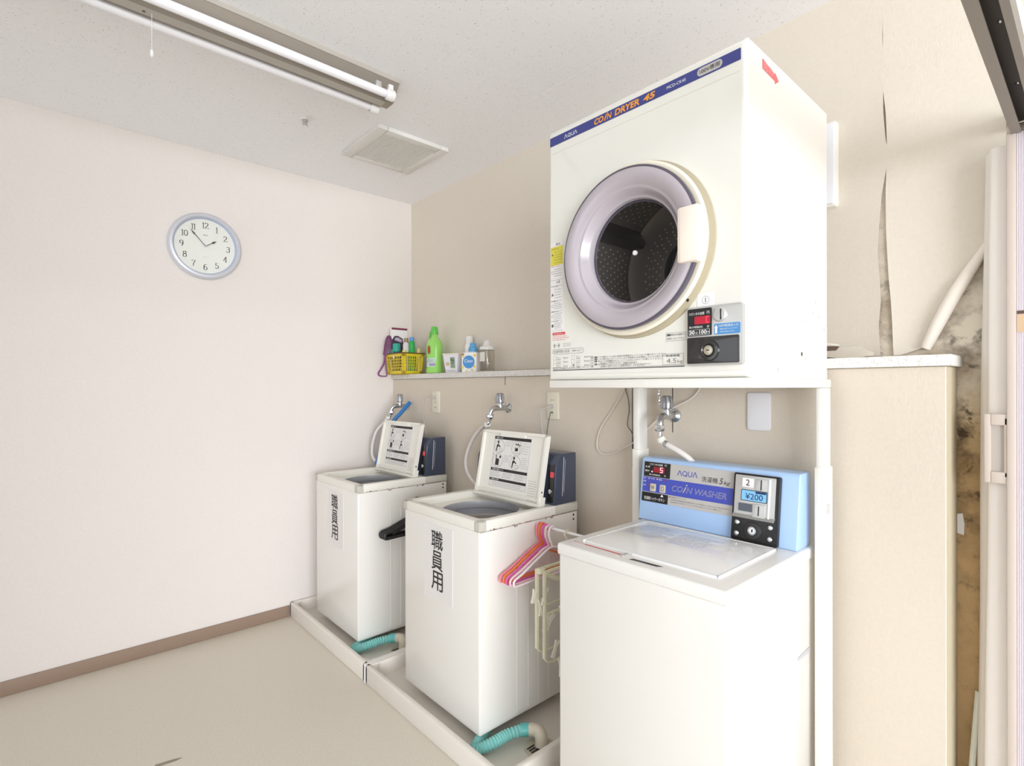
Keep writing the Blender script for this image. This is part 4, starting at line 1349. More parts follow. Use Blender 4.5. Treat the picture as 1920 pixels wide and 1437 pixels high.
m.text(f0, '100円硬貨投入口', 2.5365, 1.4605, h=0.0060, w=0.047, d=0.0134).text(f0, '硬貨は1枚ずつ入れて下さい', 2.5395, 1.4540, h=0.0035, w=0.043, d=0.0134).text(f0, '500円は使えません', 2.5395, 1.4475, h=0.0035, w=0.035, d=0.0134)
m.fpoly(f0, [(2.5270, 1.4460), (2.5325, 1.4460), (2.5325, 1.4590), (2.5345, 1.4590), (2.5298, 1.4665), (2.5250, 1.4590), (2.5270, 1.4590)], 0.0134)
m.build('label_lettering', WHITEP, pl)
cov = MB().rrect(f0, 2.4550, 2.5860, 1.3755, 1.4400, 0.012, 0.0160, 0.004, bev=0.0015).build('lock_cover', mat('glossy_black', '#2b2a2a', 0.1, coat=0.6), pl)
MB().lathe([(0.026, 0.0), (0.024, 0.006), (0.017, 0.007), (0.013, 0.003)], (2.514, DF - 0.0155, 1.4065), (0, -1, 0), 28).build('lock_collar', mat('glossy_black', '#2b2a2a', 0.1), cov)
MB().lathe([(0.0115, 0.0), (0.0115, 0.007), (0.009, 0.008)], (2.514, DF - 0.0155, 1.4065), (0, -1, 0), 20, cap1=True).build('lock', mat('brass_grey', '#cfc9b8', 0.3, metal=0.8), cov)
MB().flat(f0, 2.510, 2.518, 1.4055, 1.4080, 0.0238).build('keyhole', BLACK, cov)
# right side: arrow label, screws, creases
fs = YZ(DX1)
MB().fpoly(fs, [(-0.606, 2.112), (-0.606, 2.087), (-0.534, 2.084), (-0.534, 2.076), (-0.510, 2.091), (-0.534, 2.107), (-0.534, 2.101)], 0.0005).build('arrow_label', REDL, t)
m = MB()
m.lines(fs, -0.60, -0.54, 2.087, 2.108, 4, 0.0015, 0.0008, 0.01)
m.build('arrow_print', mat('pale_red', '#f4b6b6', 0.5), t)
for y, z in ((-0.258, 1.560), (-0.28, 1.527), (-0.232, 1.520), (-0.335, 1.503), (-0.19, 1.486), (-0.335, 1.397), (-0.19, 1.392), (-0.52, 1.362)):
    MB().lathe([(0.0045, 0.0), (0.0035, 0.0015), (0.0, 0.002)], (DX1, y, z), (1, 0, 0), 10).build('screw', SATIN, t)
MB().lathe([(0.0, 0.0006), (0.006, 0.0006)], (DX1, -0.359, 1.408), (1, 0, 0), 12).build('plug_hole', mat('plug_grey', '#5d5a58', 0.6), t)
# drum
drum = MB().lathe([(0.20, 0.0), (0.20, -0.02), (0.235, -0.03), (0.235, -0.30), (0.19, -0.325), (0.11, -0.325)], (CXD, DF, CZD), (0, -1, 0), 64).build('drum', DRUM, t)
MB().lathe([(0.11, -0.325), (0.105, -0.318), (0.095, -0.318), (0.090, -0.326), (0.04, -0.322), (0.036, -0.310), (0.0, -0.308)], (CXD, DF, CZD), (0, -1, 0), 48).build('lint_filter', DRUMD, drum)
for k in range(3):
    a = 0.5 + k * 2 * PI / 3
    c_, s_ = math.cos(a), math.sin(a)
    pts = []
    for r, o in ((0.236, -0.035), (0.236, 0.035), (0.190, 0.010), (0.190, -0.010)):
        pts.append((CXD + r * c_ - o * s_, DF + 0.04, CZD + r * s_ + o * c_))
    MB().prism(pts, (0, 0.255, 0), 0.006, 2).build('drum_vane', DRUMD, drum)
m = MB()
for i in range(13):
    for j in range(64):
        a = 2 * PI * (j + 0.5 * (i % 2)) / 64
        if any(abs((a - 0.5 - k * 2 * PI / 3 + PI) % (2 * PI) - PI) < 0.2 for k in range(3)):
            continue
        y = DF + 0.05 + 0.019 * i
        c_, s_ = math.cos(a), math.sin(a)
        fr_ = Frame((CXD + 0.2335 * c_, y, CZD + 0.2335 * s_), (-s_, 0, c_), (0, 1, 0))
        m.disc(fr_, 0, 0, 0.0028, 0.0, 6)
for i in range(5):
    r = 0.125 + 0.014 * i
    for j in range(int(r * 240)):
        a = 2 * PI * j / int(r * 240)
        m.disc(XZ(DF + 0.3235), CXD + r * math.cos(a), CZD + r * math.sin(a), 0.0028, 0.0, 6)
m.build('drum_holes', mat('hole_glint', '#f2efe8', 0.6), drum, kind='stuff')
# door
dr = MB().lathe([(0.222, 0.006), (0.2275, 0.020), (0.231, 0.026), (0.225, 0.031), (0.208, 0.031), (0.20, 0.026)], (CXD, DF, CZD), (0, -1, 0), 96).build('door', CREAM, t)
MB().lathe([(0.2385, 0.0), (0.2375, 0.004), (0.226, 0.009), (0.20, 0.009)], (CXD, DF, CZD), (0, -1, 0), 96).build('door_gasket', GASKET, t)
MB().lathe([(0.215, 0.030), (0.2175, 0.040), (0.217, 0.0455), (0.2115, 0.0480), (0.2105, 0.0470)], (CXD, DF, CZD), (0, -1, 0), 96).build('bowl_rim', RIM, dr)
MB().lathe([(0.2125, 0.0465), (0.205, 0.050), (0.188, 0.049), (0.176, 0.044), (0.170, 0.038), (0.167, 0.036), (0.162, 0.036), (0.156, 0.030), (0.149, 0.016), (0.145, 0.012), (0.1410, 0.010), (0.137, -0.004)], (CXD, DF, CZD), (0, -1, 0), 96).build('window_bowl', PURPLE, dr)
MB().lathe([(0.1375, 0.002), (0.1365, -0.004), (0.134, -0.006)], (CXD, DF, CZD), (0, -1, 0), 96).build('window_seal', RIM, dr)
MB().lathe([(0.1365, -0.003), (0.10, -0.008), (0.05, -0.011), (0.0, -0.012)], (CXD, DF, CZD), (0, -1, 0), 96).build('window_glass', GLASSY, dr)
MB().lathe([(0.0065, -0.0115), (0.0065, -0.006), (0.0, -0.005)], (CXD - 0.002, DF, CZD - 0.002), (0, -1, 0), 16).build('window_cap', PAPER, dr)
hb = Frame((0, DF - 0.026, 0), (1, 0, 0), (0, 0, 1))
m = MB()
m.rrect(hb, 2.453, 2.5085, 1.618, 1.754, 0.0, 0.034, 0.007, bev=0.006)
m.build('door_handle', PINKCREAM, dr)
MB().rrect(hb, 2.4615, 2.4640, 1.62, 1.752, 0.0342, 0.0346, 0.0005).build('handle_crease', mat('handle_shade', '#e3d5c6', 0.5), dr)
MB().lathe([(0.0, 0.0), (0.004, 0.0)], (2.4535, DF - 0.0095, 1.535), (0, -1, 0), 8).build('latch_hole', BLACK, t)

# ------------------------------------------------------------------ taps and water hoses
def tap(x, z, label, turn):
    t = thing('water_tap', label, 'tap', (x, BX, z), 'chrome wall taps below the stone ledge')
    MB().lathe([(0.026, 0.0), (0.025, 0.006), (0.017, 0.012), (0.012, 0.016)], (x, BX, z), (0, -1, 0), 28).build('flange', CHROME, t)
    m = MB()
    P = cat([(x, BX - 0.006, z), (x, BX - 0.045, z), (x, BX - 0.075, z), (x + turn * 0.004, BX - 0.100, z - 0.004), (x + turn * 0.008, BX - 0.112, z - 0.020), (x + turn * 0.008, BX - 0.114, z - 0.040)], 5)
    m.tube(P, 0.0125, 14)
    m.lathe([(0.014, 0.0), (0.0155, 0.010), (0.0125, 0.028), (0.0105, 0.034)], (x, BX - 0.057, z), (0, 0, 1), 16)
    m.build('tap_body', STEEL, t)
    MB().lathe([(0.0165, 0.0), (0.0175, -0.004), (0.0175, -0.018), (0.0145, -0.022)], (x + turn * 0.008, BX - 0.114, z - 0.030), (0, 0, 1), 8).build('tap_nut', CHROME, t)
    m = MB()
    pr = []
    seg = 20
    for r, h in ((0.018, 0.026), (0.0225, 0.028), (0.0225, 0.052), (0.0195, 0.068), (0.013, 0.074)):
        pr.append((r, h))
    m.lathe(pr, (x, BX - 0.057, z), (0, 0, 1), seg, cap1=True)
    for v in m.bm.verts:
        pass
    m.build('tap_knob', ACRYL, t)
    m = MB()
    m.cyl((x, BX - 0.057, z + 0.03), (x, BX - 0.057, z + 0.07), 0.008, seg=12)
    for k in range(8):
        a = k * PI / 4
        m.cyl((x + 0.0205 * math.cos(a), BX - 0.057 + 0.0205 * math.sin(a), z + 0.03), (x + 0.018 * math.cos(a), BX - 0.057 + 0.018 * math.sin(a), z + 0.066), 0.0018, seg=6)
    m.build('tap_spindle', SATIN, t)


tap(0.186, 1.203, 'chrome tap with clear knob in the corner by the left wall', -1)
tap(1.153, 1.2165, 'chrome tap with clear knob above the nearer open washer', -1)
tap(2.083, 1.214, 'chrome tap with clear knob between the dryer stand posts', 1)


def water_hose(pts, label, conn):
    P = cat(pts, 8)
    t = thing('water_hose', label, 'hose', pts[0], 'white water supply hoses')
    MB().tube(P[:10], 0.0085, 12).build('hose_pipe', CHROME, t)
    MB().tube(P[9:16], 0.0155, 14, rfun=lambda f: 0.016 if f < 0.55 else 0.0135).build('hose_nut', PLASTIC, t)
    MB().tube(P[15:20], 0.0118, 12).build('hose_clamp', CHROME, t)
    MB().tube(P[19:], 0.010, 12).build('hose_body', HOSE, t)


water_hose([(0.178, -0.259, 1.150), (0.176, -0.272, 1.132), (0.168, -0.285, 1.118), (0.14, -0.298, 1.088), (0.105, -0.318, 1.045), (0.083, -0.332, 0.975), (0.085, -0.338, 0.905), (0.12, -0.335, 0.865), (0.16, -0.300, 0.850)], 'white water hose looping by the left wall behind the far lid', 0)
water_hose([(1.145, -0.259, 1.163), (1.143, -0.272, 1.142), (1.120, -0.262, 1.126), (1.075, -0.245, 1.120), (1.025, -0.228, 1.102), (0.955, -0.220, 1.045), (0.905, -0.220, 0.96), (0.905, -0.220, 0.89), (0.96, -0.220, 0.835), (1.06, -0.212, 0.79), (1.125, -0.205, 0.77)], 'white water hose curving left from the middle tap to the nearer open washer', 0)
water_hose([(2.091, -0.259, 1.160), (2.095, -0.262, 1.138), (2.113, -0.262, 1.122), (2.145, -0.262, 1.108), (2.180, -0.258, 1.090), (2.207, -0.250, 1.068), (2.222, -0.242, 1.043)], 'white water hose from the right tap down to the blue panel of the coin washer', 0)
P = cat([(0.245, -0.165, 1.224), (0.248, -0.19, 1.203), (0.243, -0.23, 1.160), (0.232, -0.275, 1.108), (0.22, -0.32, 1.00), (0.198, -0.352, 0.90), (0.182, -0.362, 0.850)], 6)
t = MB().tube(P, 0.0125, 12).build('blue_hose', BLUEH)
tag(t, 'bright blue tube slanting down behind the far washer lid', 'hose')

# ------------------------------------------------------------------ outlets, cover plate, cords, wires
def outlet(x0, x1, z0, z1, label):
    t = thing('wall_outlet', label, 'outlet', ((x0 + x1) / 2, BX, (z0 + z1) / 2), 'wall outlets behind the open washers')
    fr = XZ(BX)
    MB().rrect(fr, x0, x1, z0, z1, 0, 0.008, 0.004, bev=0.002).build('plate', mat('outlet_cream', '#ddd6c4', 0.5), t)
    xc = (x0 + x1) / 2
    for z in (z1 - 0.038, z0 + 0.062):
        for a in (-0.007, 0.005):
            MB().flat(fr, xc + a, xc + a + 0.002, z - 0.005, z + 0.005, 0.0085).build('socket_slot', DARKP, t)
    MB().flat(fr, xc - 0.004, xc + 0.004, z0 + 0.028, z0 + 0.034, 0.0085).build('earth_socket', DARKP, t)


outlet(0.474, 0.548, 1.170, 1.297, 'cream wall outlet with a grey plug beside the corner tap')
outlet(1.426, 1.498, 1.173, 1.298, 'cream wall outlet with two cords under the left end of the dryer')


def cord(pts, r, m_, name, label, cat_, plug=None, group=None):
    t = thing(name, label, cat_, pts[0], group)
    MB().tube(cat(pts, 8), r, 8).build('cord', m_, t)
    if plug:
        MB().tube(cat(plug[0], 4), plug[1], 10, rfun=lambda f: plug[1] * (1 - 0.45 * f)).build('plug', m_, t)


GREYC = mat('grey_cord', '#b9b4ae', 0.5)
cord([(0.50, -0.185, 1.262), (0.47, -0.198, 1.253), (0.452, -0.20, 1.20), (0.452, -0.195, 1.13), (0.465, -0.19, 1.06), (0.475, -0.185, 1.02)], 0.0032, GREYC, 'power_cord', 'grey power cord hanging from the outlet beside the corner tap', 'cord', ([(0.511, BX - 0.009, 1.259), (0.509, -0.17, 1.260), (0.50, -0.186, 1.262)], 0.0085), 'power cords')
cord([(1.449, -0.185, 1.223), (1.432, -0.195, 1.215), (1.428, -0.19, 1.17), (1.428, -0.18, 1.10), (1.43, -0.175, 1.02)], 0.0032, GREYC, 'power_cord', 'grey power cord hanging from the outlet by the nearer lid', 'cord', ([(1.462, BX - 0.009, 1.232), (1.462, -0.17, 1.230), (1.449, -0.186, 1.223)], 0.0085), 'power cords')
cord([(1.462, BX - 0.009, 1.206), (1.462, -0.165, 1.200), (1.452, -0.17, 1.15), (1.445, -0.17, 1.10), (1.452, -0.175, 1.04), (1.455, -0.19, 1.03)], 0.0022, mat('green_wire', '#5a6a5c', 0.5), 'earth_wire', 'thin green earth wire running from the outlet to the navy box', 'wire')
t = MB().tube(cat([(1.866, -0.153, 1.36), (1.868, -0.153, 1.31), (1.880, -0.153, 1.27), (1.884, -0.153, 1.226), (1.876, -0.153, 1.168), (1.897, -0.153, 1.138), (1.902, -0.153, 1.10), (1.905, -0.153, 1.02)], 8), 0.0016, 6).build('dark_wire', mat('dark_green_wire', '#2f3a30', 0.5))
tag(t, 'dark green wire dangling beside the left stand post', 'wire')
t = MB().tube(cat([(1.870, -0.153, 1.36), (1.855, -0.153, 1.305), (1.808, -0.153, 1.235), (1.739, -0.153, 1.144), (1.721, -0.153, 1.075), (1.747, -0.153, 1.042), (1.808, -0.153, 1.050), (1.86, -0.153, 1.076), (1.904, -0.153, 1.10), (1.96, -0.153, 1.15), (2.031, -0.153, 1.21), (2.09, -0.156, 1.2465), (2.152, -0.153, 1.277), (2.187, -0.153, 1.315), (2.20, -0.153, 1.36)], 8), 0.0028, 6).build('white_cable', mat('cable_white', '#e0d8d0', 0.5))
tag(t, 'loose off-white cable looping on the wall below the dryer', 'cable')
m = MB()
for k in range(6):
    z = 1.318 - 0.0125 * k
    fr_ = Frame((2.018 + 0.0012 * k, -0.156, z), (1, 0, 0), (0, 0, 1)) if k % 2 else Frame((2.018 + 0.0012 * k, -0.156, z), (0, 1, 0), (0, 0, 1))
    m.tube([fr_.p(0.003 * math.cos(a * PI / 5), 0.008 * math.sin(a * PI / 5), 0) for a in range(10)], 0.0009, 5, closed=True)
t = m.build('chain', STEEL)
tag(t, 'short bit of thin chain hanging beside the right tap', 'chain')
t = thing('cover_plate', 'plain white blank plate with rounded corners on the wall above the blue panel', 'cover plate', (2.391, BX, 1.238))
MB().rrect(XZ(BX), 2.3535, 2.4285, 1.1755, 1.3005, 0, 0.007, 0.010, bev=0.003).build('plate', mat('plate_white', '#e0dfe2', 0.4), t)

# ------------------------------------------------------------------ things on the ledge
S = LZ + 0.0006
# basket
bx0, bx1, by0, by1, bh = 0.034, 0.224, -0.200, -0.064, 0.132
t = thing('plastic_basket', 'yellow plastic lattice basket at the corner end of the stone ledge', 'basket', ((bx0 + bx1) / 2, (by0 + by1) / 2, S))
YEL = mat('basket_yellow', '#e3c92f', 0.35)
bc = ((bx0 + bx1) / 2, (by0 + by1) / 2)


def taper(mb):
    for v in mb.bm.verts:
        k = 1 + 0.14 * (v.co.z - S) / bh
        v.co.x = bc[0] + (v.co.x - bc[0]) * k
        v.co.y = bc[1] + (v.co.y - bc[1]) * k


m = MB()
m.box(bx0, bx1, by0, by1, S, S + 0.004)
th = 0.0022
for sgn, y in ((0, by0), (0, by1 - th)):
    m.box(bx0, bx1, y, y + th, S, S + 0.020).box(bx0, bx1, y, y + th, S + bh - 0.020, S + bh)
    m.box(bx0, bx0 + 0.018, y, y + th, S, S + bh).box(bx1 - 0.018, bx1, y, y + th, S, S + bh)
    n = 8
    for k in range(1, n):
        x = bx0 + 0.018 + (bx1 - bx0 - 0.036) * k / n
        m.box(x - 0.0022, x + 0.0022, y, y + th, S + 0.02, S + bh - 0.02)
    for k in range(1, 5):
        z = S + 0.02 + (bh - 0.04) * k / 5
        m.box(bx0 + 0.018, bx1 - 0.018, y, y + th, z - 0.002, z + 0.002)
for x in (bx0, bx1 - th):
    m.box(x, x + th, by0, by1, S, S + 0.020).box(x, x + th, by0, by1, S + bh - 0.020, S + bh)
    m.box(x, x + th, by0, by0 + 0.018, S, S + bh).box(x, x + th, by1 - 0.018, by1, S, S + bh)
    for k in range(1, 7):
        y = by0 + 0.018 + (by1 - by0 - 0.036) * k / 7
        m.box(x, x + th, y - 0.0022, y + 0.0022, S + 0.02, S + bh - 0.02)
    for k in range(1, 5):
        z = S + 0.02 + (bh - 0.04) * k / 5
        m.box(x, x + th, by0 + 0.018, by1 - 0.018, z - 0.002, z + 0.002)
taper(m)
m.build('lattice', YEL, t)
m = MB()
for a in ((bx0 - 0.004, bx1 + 0.004, by0 - 0.004, by0 + 0.001), (bx0 - 0.004, bx1 + 0.004, by1 - 0.001, by1 + 0.004), (bx0 - 0.004, bx0 + 0.001, by0, by1), (bx1 - 0.001, bx1 + 0.004, by0, by1)):
    m.box(*a, S + bh - 0.004, S + bh + 0.003, 0.001)
taper(m)
m.build('basket_rim', mat('basket_rim', '#5d4530', 0.5), t)
fb = XZ(by0 - 0.011)
MB().disc(fb, 0.125, S + bh - 0.022, 0.010, 0.0, 16, 0.012).build('round_tag', mat('pink_tag', '#efd6cc', 0.6), t)


def simple_bottle(name, x, y, z, prof, m_, capprof, capm, label, group=None, sx=1, sy=1, extra=None):
    t = thing(name, label, 'bottle', (x, y, z), group)
    MB().lathe(prof, (x, y, z), (0, 0, 1), 28, sx, sy, cap0=True, cap1=True).build('bottle_body', m_, t)
    MB().lathe(capprof, (x, y, z), (0, 0, 1), 24, cap1=True, cap0=True).build('cap', capm, t)
    return t


SB = S + 0.0045
# carton behind, purple bag, bottles in the basket
t = thing('carton', 'upright white carton with dark purple print and maroon top edge in the basket', 'carton', (0.046, -0.126, SB))
MB().box(0.037, 0.056, -0.187, -0.070, SB, 1.709, 0.001, 1).build('box', PAPER, t)
fc = YZ(0.056)
MB().flat(fc, -0.187, -0.070, 1.696, 1.709, 0.0006).build('top_band', mat('maroon', '#7d2f4d', 0.5), t)
MB().fpoly(fc, [(-0.186, 1.45), (-0.186, 1.625), (-0.165, 1.655), (-0.140, 1.657), (-0.105, 1.640), (-0.100, 1.60), (-0.108, 1.45)], 0.0006).build('dark_print', mat('dark_purple', '#47334a', 0.5), t)
MB().fpoly(fc, [(-0.166, 1.628), (-0.158, 1.645), (-0.138, 1.646), (-0.110, 1.632), (-0.112, 1.614)], 0.0010).build('pale_print', mat('lilac', '#bdb2c6', 0.5), t)
PURP = mat('purple_strap', '#8a4f86', 0.5)
t = thing('purple_strap', 'purple fabric strap hanging over the left side of the yellow basket', 'strap', (0.05, -0.21, 1.5))
m = MB()
m.tube(cat([(0.060, -0.190, 1.50), (0.056, -0.193, 1.60), (0.050, -0.199, 1.645), (0.043, -0.210, 1.62), (0.036, -0.222, 1.53)], 6), 0.014, 10, flat=0.5)
m.build('strap_top', mat('plum', '#6e3a63', 0.5), t)
MB().tube(cat([(0.036, -0.221, 1.545), (0.030, -0.226, 1.48), (0.016, -0.240, 1.440), (0.010, -0.255, 1.412), (0.018, -0.252, 1.396), (0.050, -0.236, 1.391), (0.066, -0.226, 1.398), (0.050, -0.224, 1.44), (0.038, -0.222, 1.50)], 6), 0.0065, 8, flat=0.6).build('strap_loop', PURP, t)
t = thing('pump_bottle', 'dark bottle with teal cap at the left front of the basket', 'bottle', (0.086, -0.168, SB), 'bottles standing in the yellow basket')
MB().lathe([(0.022, 0.0), (0.024, 0.004), (0.024, 0.13), (0.020, 0.142)], (0.086, -0.168, SB), (0, 0, 1), 24, cap0=True, cap1=True).build('bottle_body', mat('bottle_dark', '#4c4a50', 0.3), t)
m = MB()
m.lathe([(0.022, 0.140), (0.025, 0.144), (0.025, 0.190), (0.022, 0.195)], (0.086, -0.168, SB), (0, 0, 1), 24, cap0=True, cap1=True)
m.lathe([(0.016, 0.130), (0.019, 0.134), (0.015, 0.158)], (0.068, -0.178, SB), (0, 0, 1), 16, cap0=True, cap1=True)
m.build('cap', mat('teal_cap', '#2fa290', 0.4), t)
simple_bottle('small_bottle', 0.160, -0.140, SB, [(0.020, 0.0), (0.021, 0.004), (0.021, 0.185), (0.012, 0.200)], mat('pinkish_white', '#ddd3d6', 0.3), [(0.012, 0.198), (0.013, 0.202), (0.013, 0.226)], mat('brown_cap', '#a07c62', 0.4), 'small pale bottle with brown cap in the middle of the basket', 'bottles standing in the yellow basket')
fl = XZ(-0.1612)
t = bpy.data.objects.get('small_bottle')
MB().prism([(0.151, -0.1612, 1.545), (0.170, -0.1612, 1.545), (0.170, -0.1612, 1.553), (0.151, -0.1612, 1.553)], (0, -0.0004, 0)).build('label_bar', DARKP, t)
MB().prism([(0.146, -0.1602, 1.512), (0.168, -0.1602, 1.512), (0.164, -0.1602, 1.524), (0.148, -0.1602, 1.522)], (0, -0.0014, 0)).build('label_flash', mat('rose', '#c9527a', 0.5), t)
simple_bottle('small_bottle', 0.192, -0.118, SB, [(0.019, 0.0), (0.020, 0.004), (0.020, 0.150), (0.018, 0.156), (0.019, 0.170), (0.019, 0.196), (0.013, 0.208)], mat('leaf_green', '#2aa851', 0.3), [(0.013, 0.206), (0.015, 0.210), (0.015, 0.228), (0.010, 0.232)], mat('blue_cap', '#5b97d6', 0.4), 'green bottle with light blue cap at the back of the basket', 'bottles standing in the yellow basket')
simple_bottle('small_bottle', 0.190, -0.172, SB, [(0.015, 0.0), (0.016, 0.003), (0.016, 0.12), (0.012, 0.128)], mat('pale_yellow', '#e3d88c', 0.4), [(0.0125, 0.126), (0.013, 0.130), (0.013, 0.146)], mat('yellow_cap', '#e6da6a', 0.4), 'small yellow bottle at the right front of the basket', 'bottles standing in the yellow basket')
simple_bottle('small_bottle', 0.207, -0.078, SB, [(0.012, 0.0), (0.013, 0.003), (0.013, 0.135)], mat('pale_yellow', '#e3d88c', 0.4), [(0.0125, 0.134), (0.013, 0.138), (0.013, 0.160)], mat('yellow_cap2', '#d9cf7a', 0.4), 'small bottle with pale yellow cap at the back right of the basket', 'bottles standing in the yellow basket')

# green detergent bottle
gx, gy = 0.405, -0.088
t = thing('detergent_bottle', 'large lime green detergent bottle with handle beside the yellow basket', 'bottle', (gx, gy, S))
LIME = mat('lime_plastic', '#9ad96a', 0.3)
MB().lathe([(0.052, 0.0), (0.057, 0.006), (0.057, 0.030), (0.053, 0.036), (0.053, 0.100), (0.055, 0.110), (0.055, 0.165), (0.052, 0.185), (0.040, 0.208), (0.026, 0.220), (0.022, 0.228), (0.022, 0.245)], (gx, gy, S), (0, 0, 1), 36, 1.0, 0.85, cap0=True, cap1=True).build('bottle_body', LIME, t)
cap = MB().lathe([(0.024, 0.240), (0.0245, 0.244), (0.0235, 0.262), (0.021, 0.264), (0.019, 0.284), (0.016, 0.287)], (gx, gy, S), (0, 0, 1), 24, cap0=True, cap1=True).build('cap', mat('green_cap', '#63c04f', 0.35), t)
MB().prism([(gx - 0.030, gy - 0.02, S + 0.212), (gx - 0.022, gy - 0.02, S + 0.212), (gx - 0.016, gy - 0.02, S + 0.262), (gx - 0.026, gy - 0.02, S + 0.254)], (0, 0.012, 0), 0.002, 1).build('cap_tab', MATS['green_cap'], t)
m = MB()
fr_ = Frame((gx, gy, S), (0.83, 0.56, 0), (0, 0, 1))
m.disc(fr_, -0.015, 0.142, 0.0085, 0.0515, 20, 0.027)
m.build('handle_opening', mat('dark_red', '#a5402c', 0.5), t)
m = MB()
prof = [(0.0538, 0.040), (0.0538, 0.094)]
seg = 16
pts, fs = [], []
for i in range(seg + 1):
    a = -2.35 + 1.75 * i / seg
    for r, h in prof:
        pts.append((gx + r * math.cos(a), gy + r * 0.85 * math.sin(a), S + h))
fs = [(2 * i, 2 * i + 2, 2 * i + 3, 2 * i + 1) for i in range(seg)]
m.poly(pts, fs)
m.build('label_white', mat('label_mint', '#c3d8d0', 0.5), t)
m = MB()
pts = []
for i in range(seg + 1):
    a = -2.9 + 0.75 * i / seg
    for r, h in ((0.0541, 0.037), (0.0541, 0.100)):
        pts.append((gx + r * math.cos(a), gy + r * 0.85 * math.sin(a), S + h))
m.poly(pts, fs)
m.build('label_green', mat('label_teal', '#3fae7e', 0.5), t)
m = MB()
pts = []
for i in range(seg + 1):
    a = -1.35 + 0.75 * i / seg
    for r, h in ((0.0543, 0.046), (0.0543, 0.060)):
        pts.append((gx + r * math.cos(a), gy + r * 0.85 * math.sin(a), S + h))
m.poly(pts, fs)
m.build('label_purple', mat('label_violet', '#a08ab5', 0.5), t)
m = MB()
for h in (0.066, 0.072, 0.078, 0.084):
    pts = []
    for i in range(seg + 1):
        a = -2.2 + 1.4 * i / seg
        for r, hh in ((0.0543, h), (0.0543, h + 0.0015)):
            pts.append((gx + r * math.cos(a), gy + r * 0.85 * math.sin(a), S + hh))
    m.poly(pts, fs)
m.build('label_print', GREYP, t)

# tapered white tub, turned
t = thing('white_tub', 'small tapered white tub with leafy label, right of the green bottle', 'tub', (0.607, -0.085, S))
fr_ = Frame((0.607, -0.085, S), (0.95, 0.31, 0), (-0.31, 0.95, 0))


def tapered(m, fr, w0, d0, w1, d1, h0, h1, rad=0.012):
    def loop(w, d, h):
        P = []
        r = rad
        for cx, cy, a0 in ((w - r, -d + r, -PI / 2), (w - r, d - r, 0), (-w + r, d - r, PI / 2), (-w + r, -d + r, PI)):
            for k in range(5):
                a = a0 + PI / 2 * k / 4
                P.append(fr.p(cx + r * math.cos(a), cy + r * math.sin(a), h))
        return P
    A, B = loop(w0, d0, h0), loop(w1, d1, h1)
    n = len(A)
    m.poly(A + B, [tuple(range(n))[::-1], tuple(range(n, 2 * n))] + [(i, (i + 1) % n, n + (i + 1) % n, n + i) for i in range(n)])
    return m


m = MB(); tapered(m, fr_, 0.043, 0.033, 0.056, 0.045, 0.0, 0.104).build('tub_body', mat('tub_white', '#e4e2e6', 0.4), t)
m = MB(); tapered(m, fr_, 0.058, 0.047, 0.058, 0.047, 0.104, 0.112).build('tub_lid', mat('tub_lid', '#e2d9c6', 0.4), t)
tf = Frame(fr_.p(0, -0.0335, 0), (0.95, 0.31, 0), Vector((0, 0, 0.104)) - Vector((-0.31, 0.95, 0)) * 0.012)
m = MB()
m.flat(tf, 0.002, 0.034, 0.028, 0.090, 0.0012)
m.build('label_leaf', mat('leaf_grey', '#8b9c86', 0.5), t)
m = MB()
for u, v, s in ((0.012, 0.075, 0.008), (0.024, 0.070, 0.007), (0.018, 0.058, 0.006)):
    m.disc(tf, u, v, s, 0.0016, 10)
m.build('label_leaf_dark', mat('leaf_dark', '#5c7a58', 0.5), t)
m = MB()
m.disc(tf, -0.018, 0.052, 0.016, 0.0012, 18, 0.013)
m.flat(tf, -0.030, -0.006, 0.052, 0.056, 0.0016)
m.build('label_round', mat('pale_gold', '#d9c9a8', 0.5), t)
m = MB()
m.text(tf, 'soap', -0.018, 0.046, h=0.010, w=0.022, align='c', d=0.0018)
m.lines(tf, -0.033, 0.035, 0.008, 0.018, 2, 0.0015, 0.0014, 0.006)
m.build('label_print', GREYP, t)

# detergent box
t = thing('detergent_box', 'white detergent box with a big blue disc between the tub and the clear bottle', 'box', (0.785, -0.098, S))
fr_ = Frame((0.785, -0.098, S), (0.90, 0.43, 0), (-0.43, 0.90, 0))
m = MB(); tapered(m, fr_, 0.046, 0.028, 0.047, 0.029, 0.0, 0.108, 0.006).build('box_body', PAPER, t)
bf = Frame(fr_.p(0, -0.0292, 0), (0.90, 0.43, 0), (0, 0, 1))
m = MB()
for u, v, s in ((-0.038, 0.025, 0.010), (0.036, 0.03, 0.009), (-0.034, 0.088, 0.009), (0.036, 0.092, 0.010), (0.02, 0.012, 0.008), (-0.015, 0.008, 0.006)):
    m.disc(bf, u, v, s * 0.8, 0.0008, 12)
m.build('yellow_dots', mat('box_yellow', '#e8d35a', 0.5), t)
MB().disc(bf, 0.0, 0.056, 0.036, 0.0012, 32).build('blue_disc', mat('disc_blue', '#4a93d4', 0.4), t)
MB().text(bf, 'Clean', 0.0, 0.053, h=0.018, w=0.052, align='c', d=0.0017).build('box_lettering', WHITEP, t)
MB().flat(bf, -0.044, -0.030, 0.094, 0.104, 0.0013).build('corner_mark', mat('corner_brown', '#a86a3a', 0.5), t)

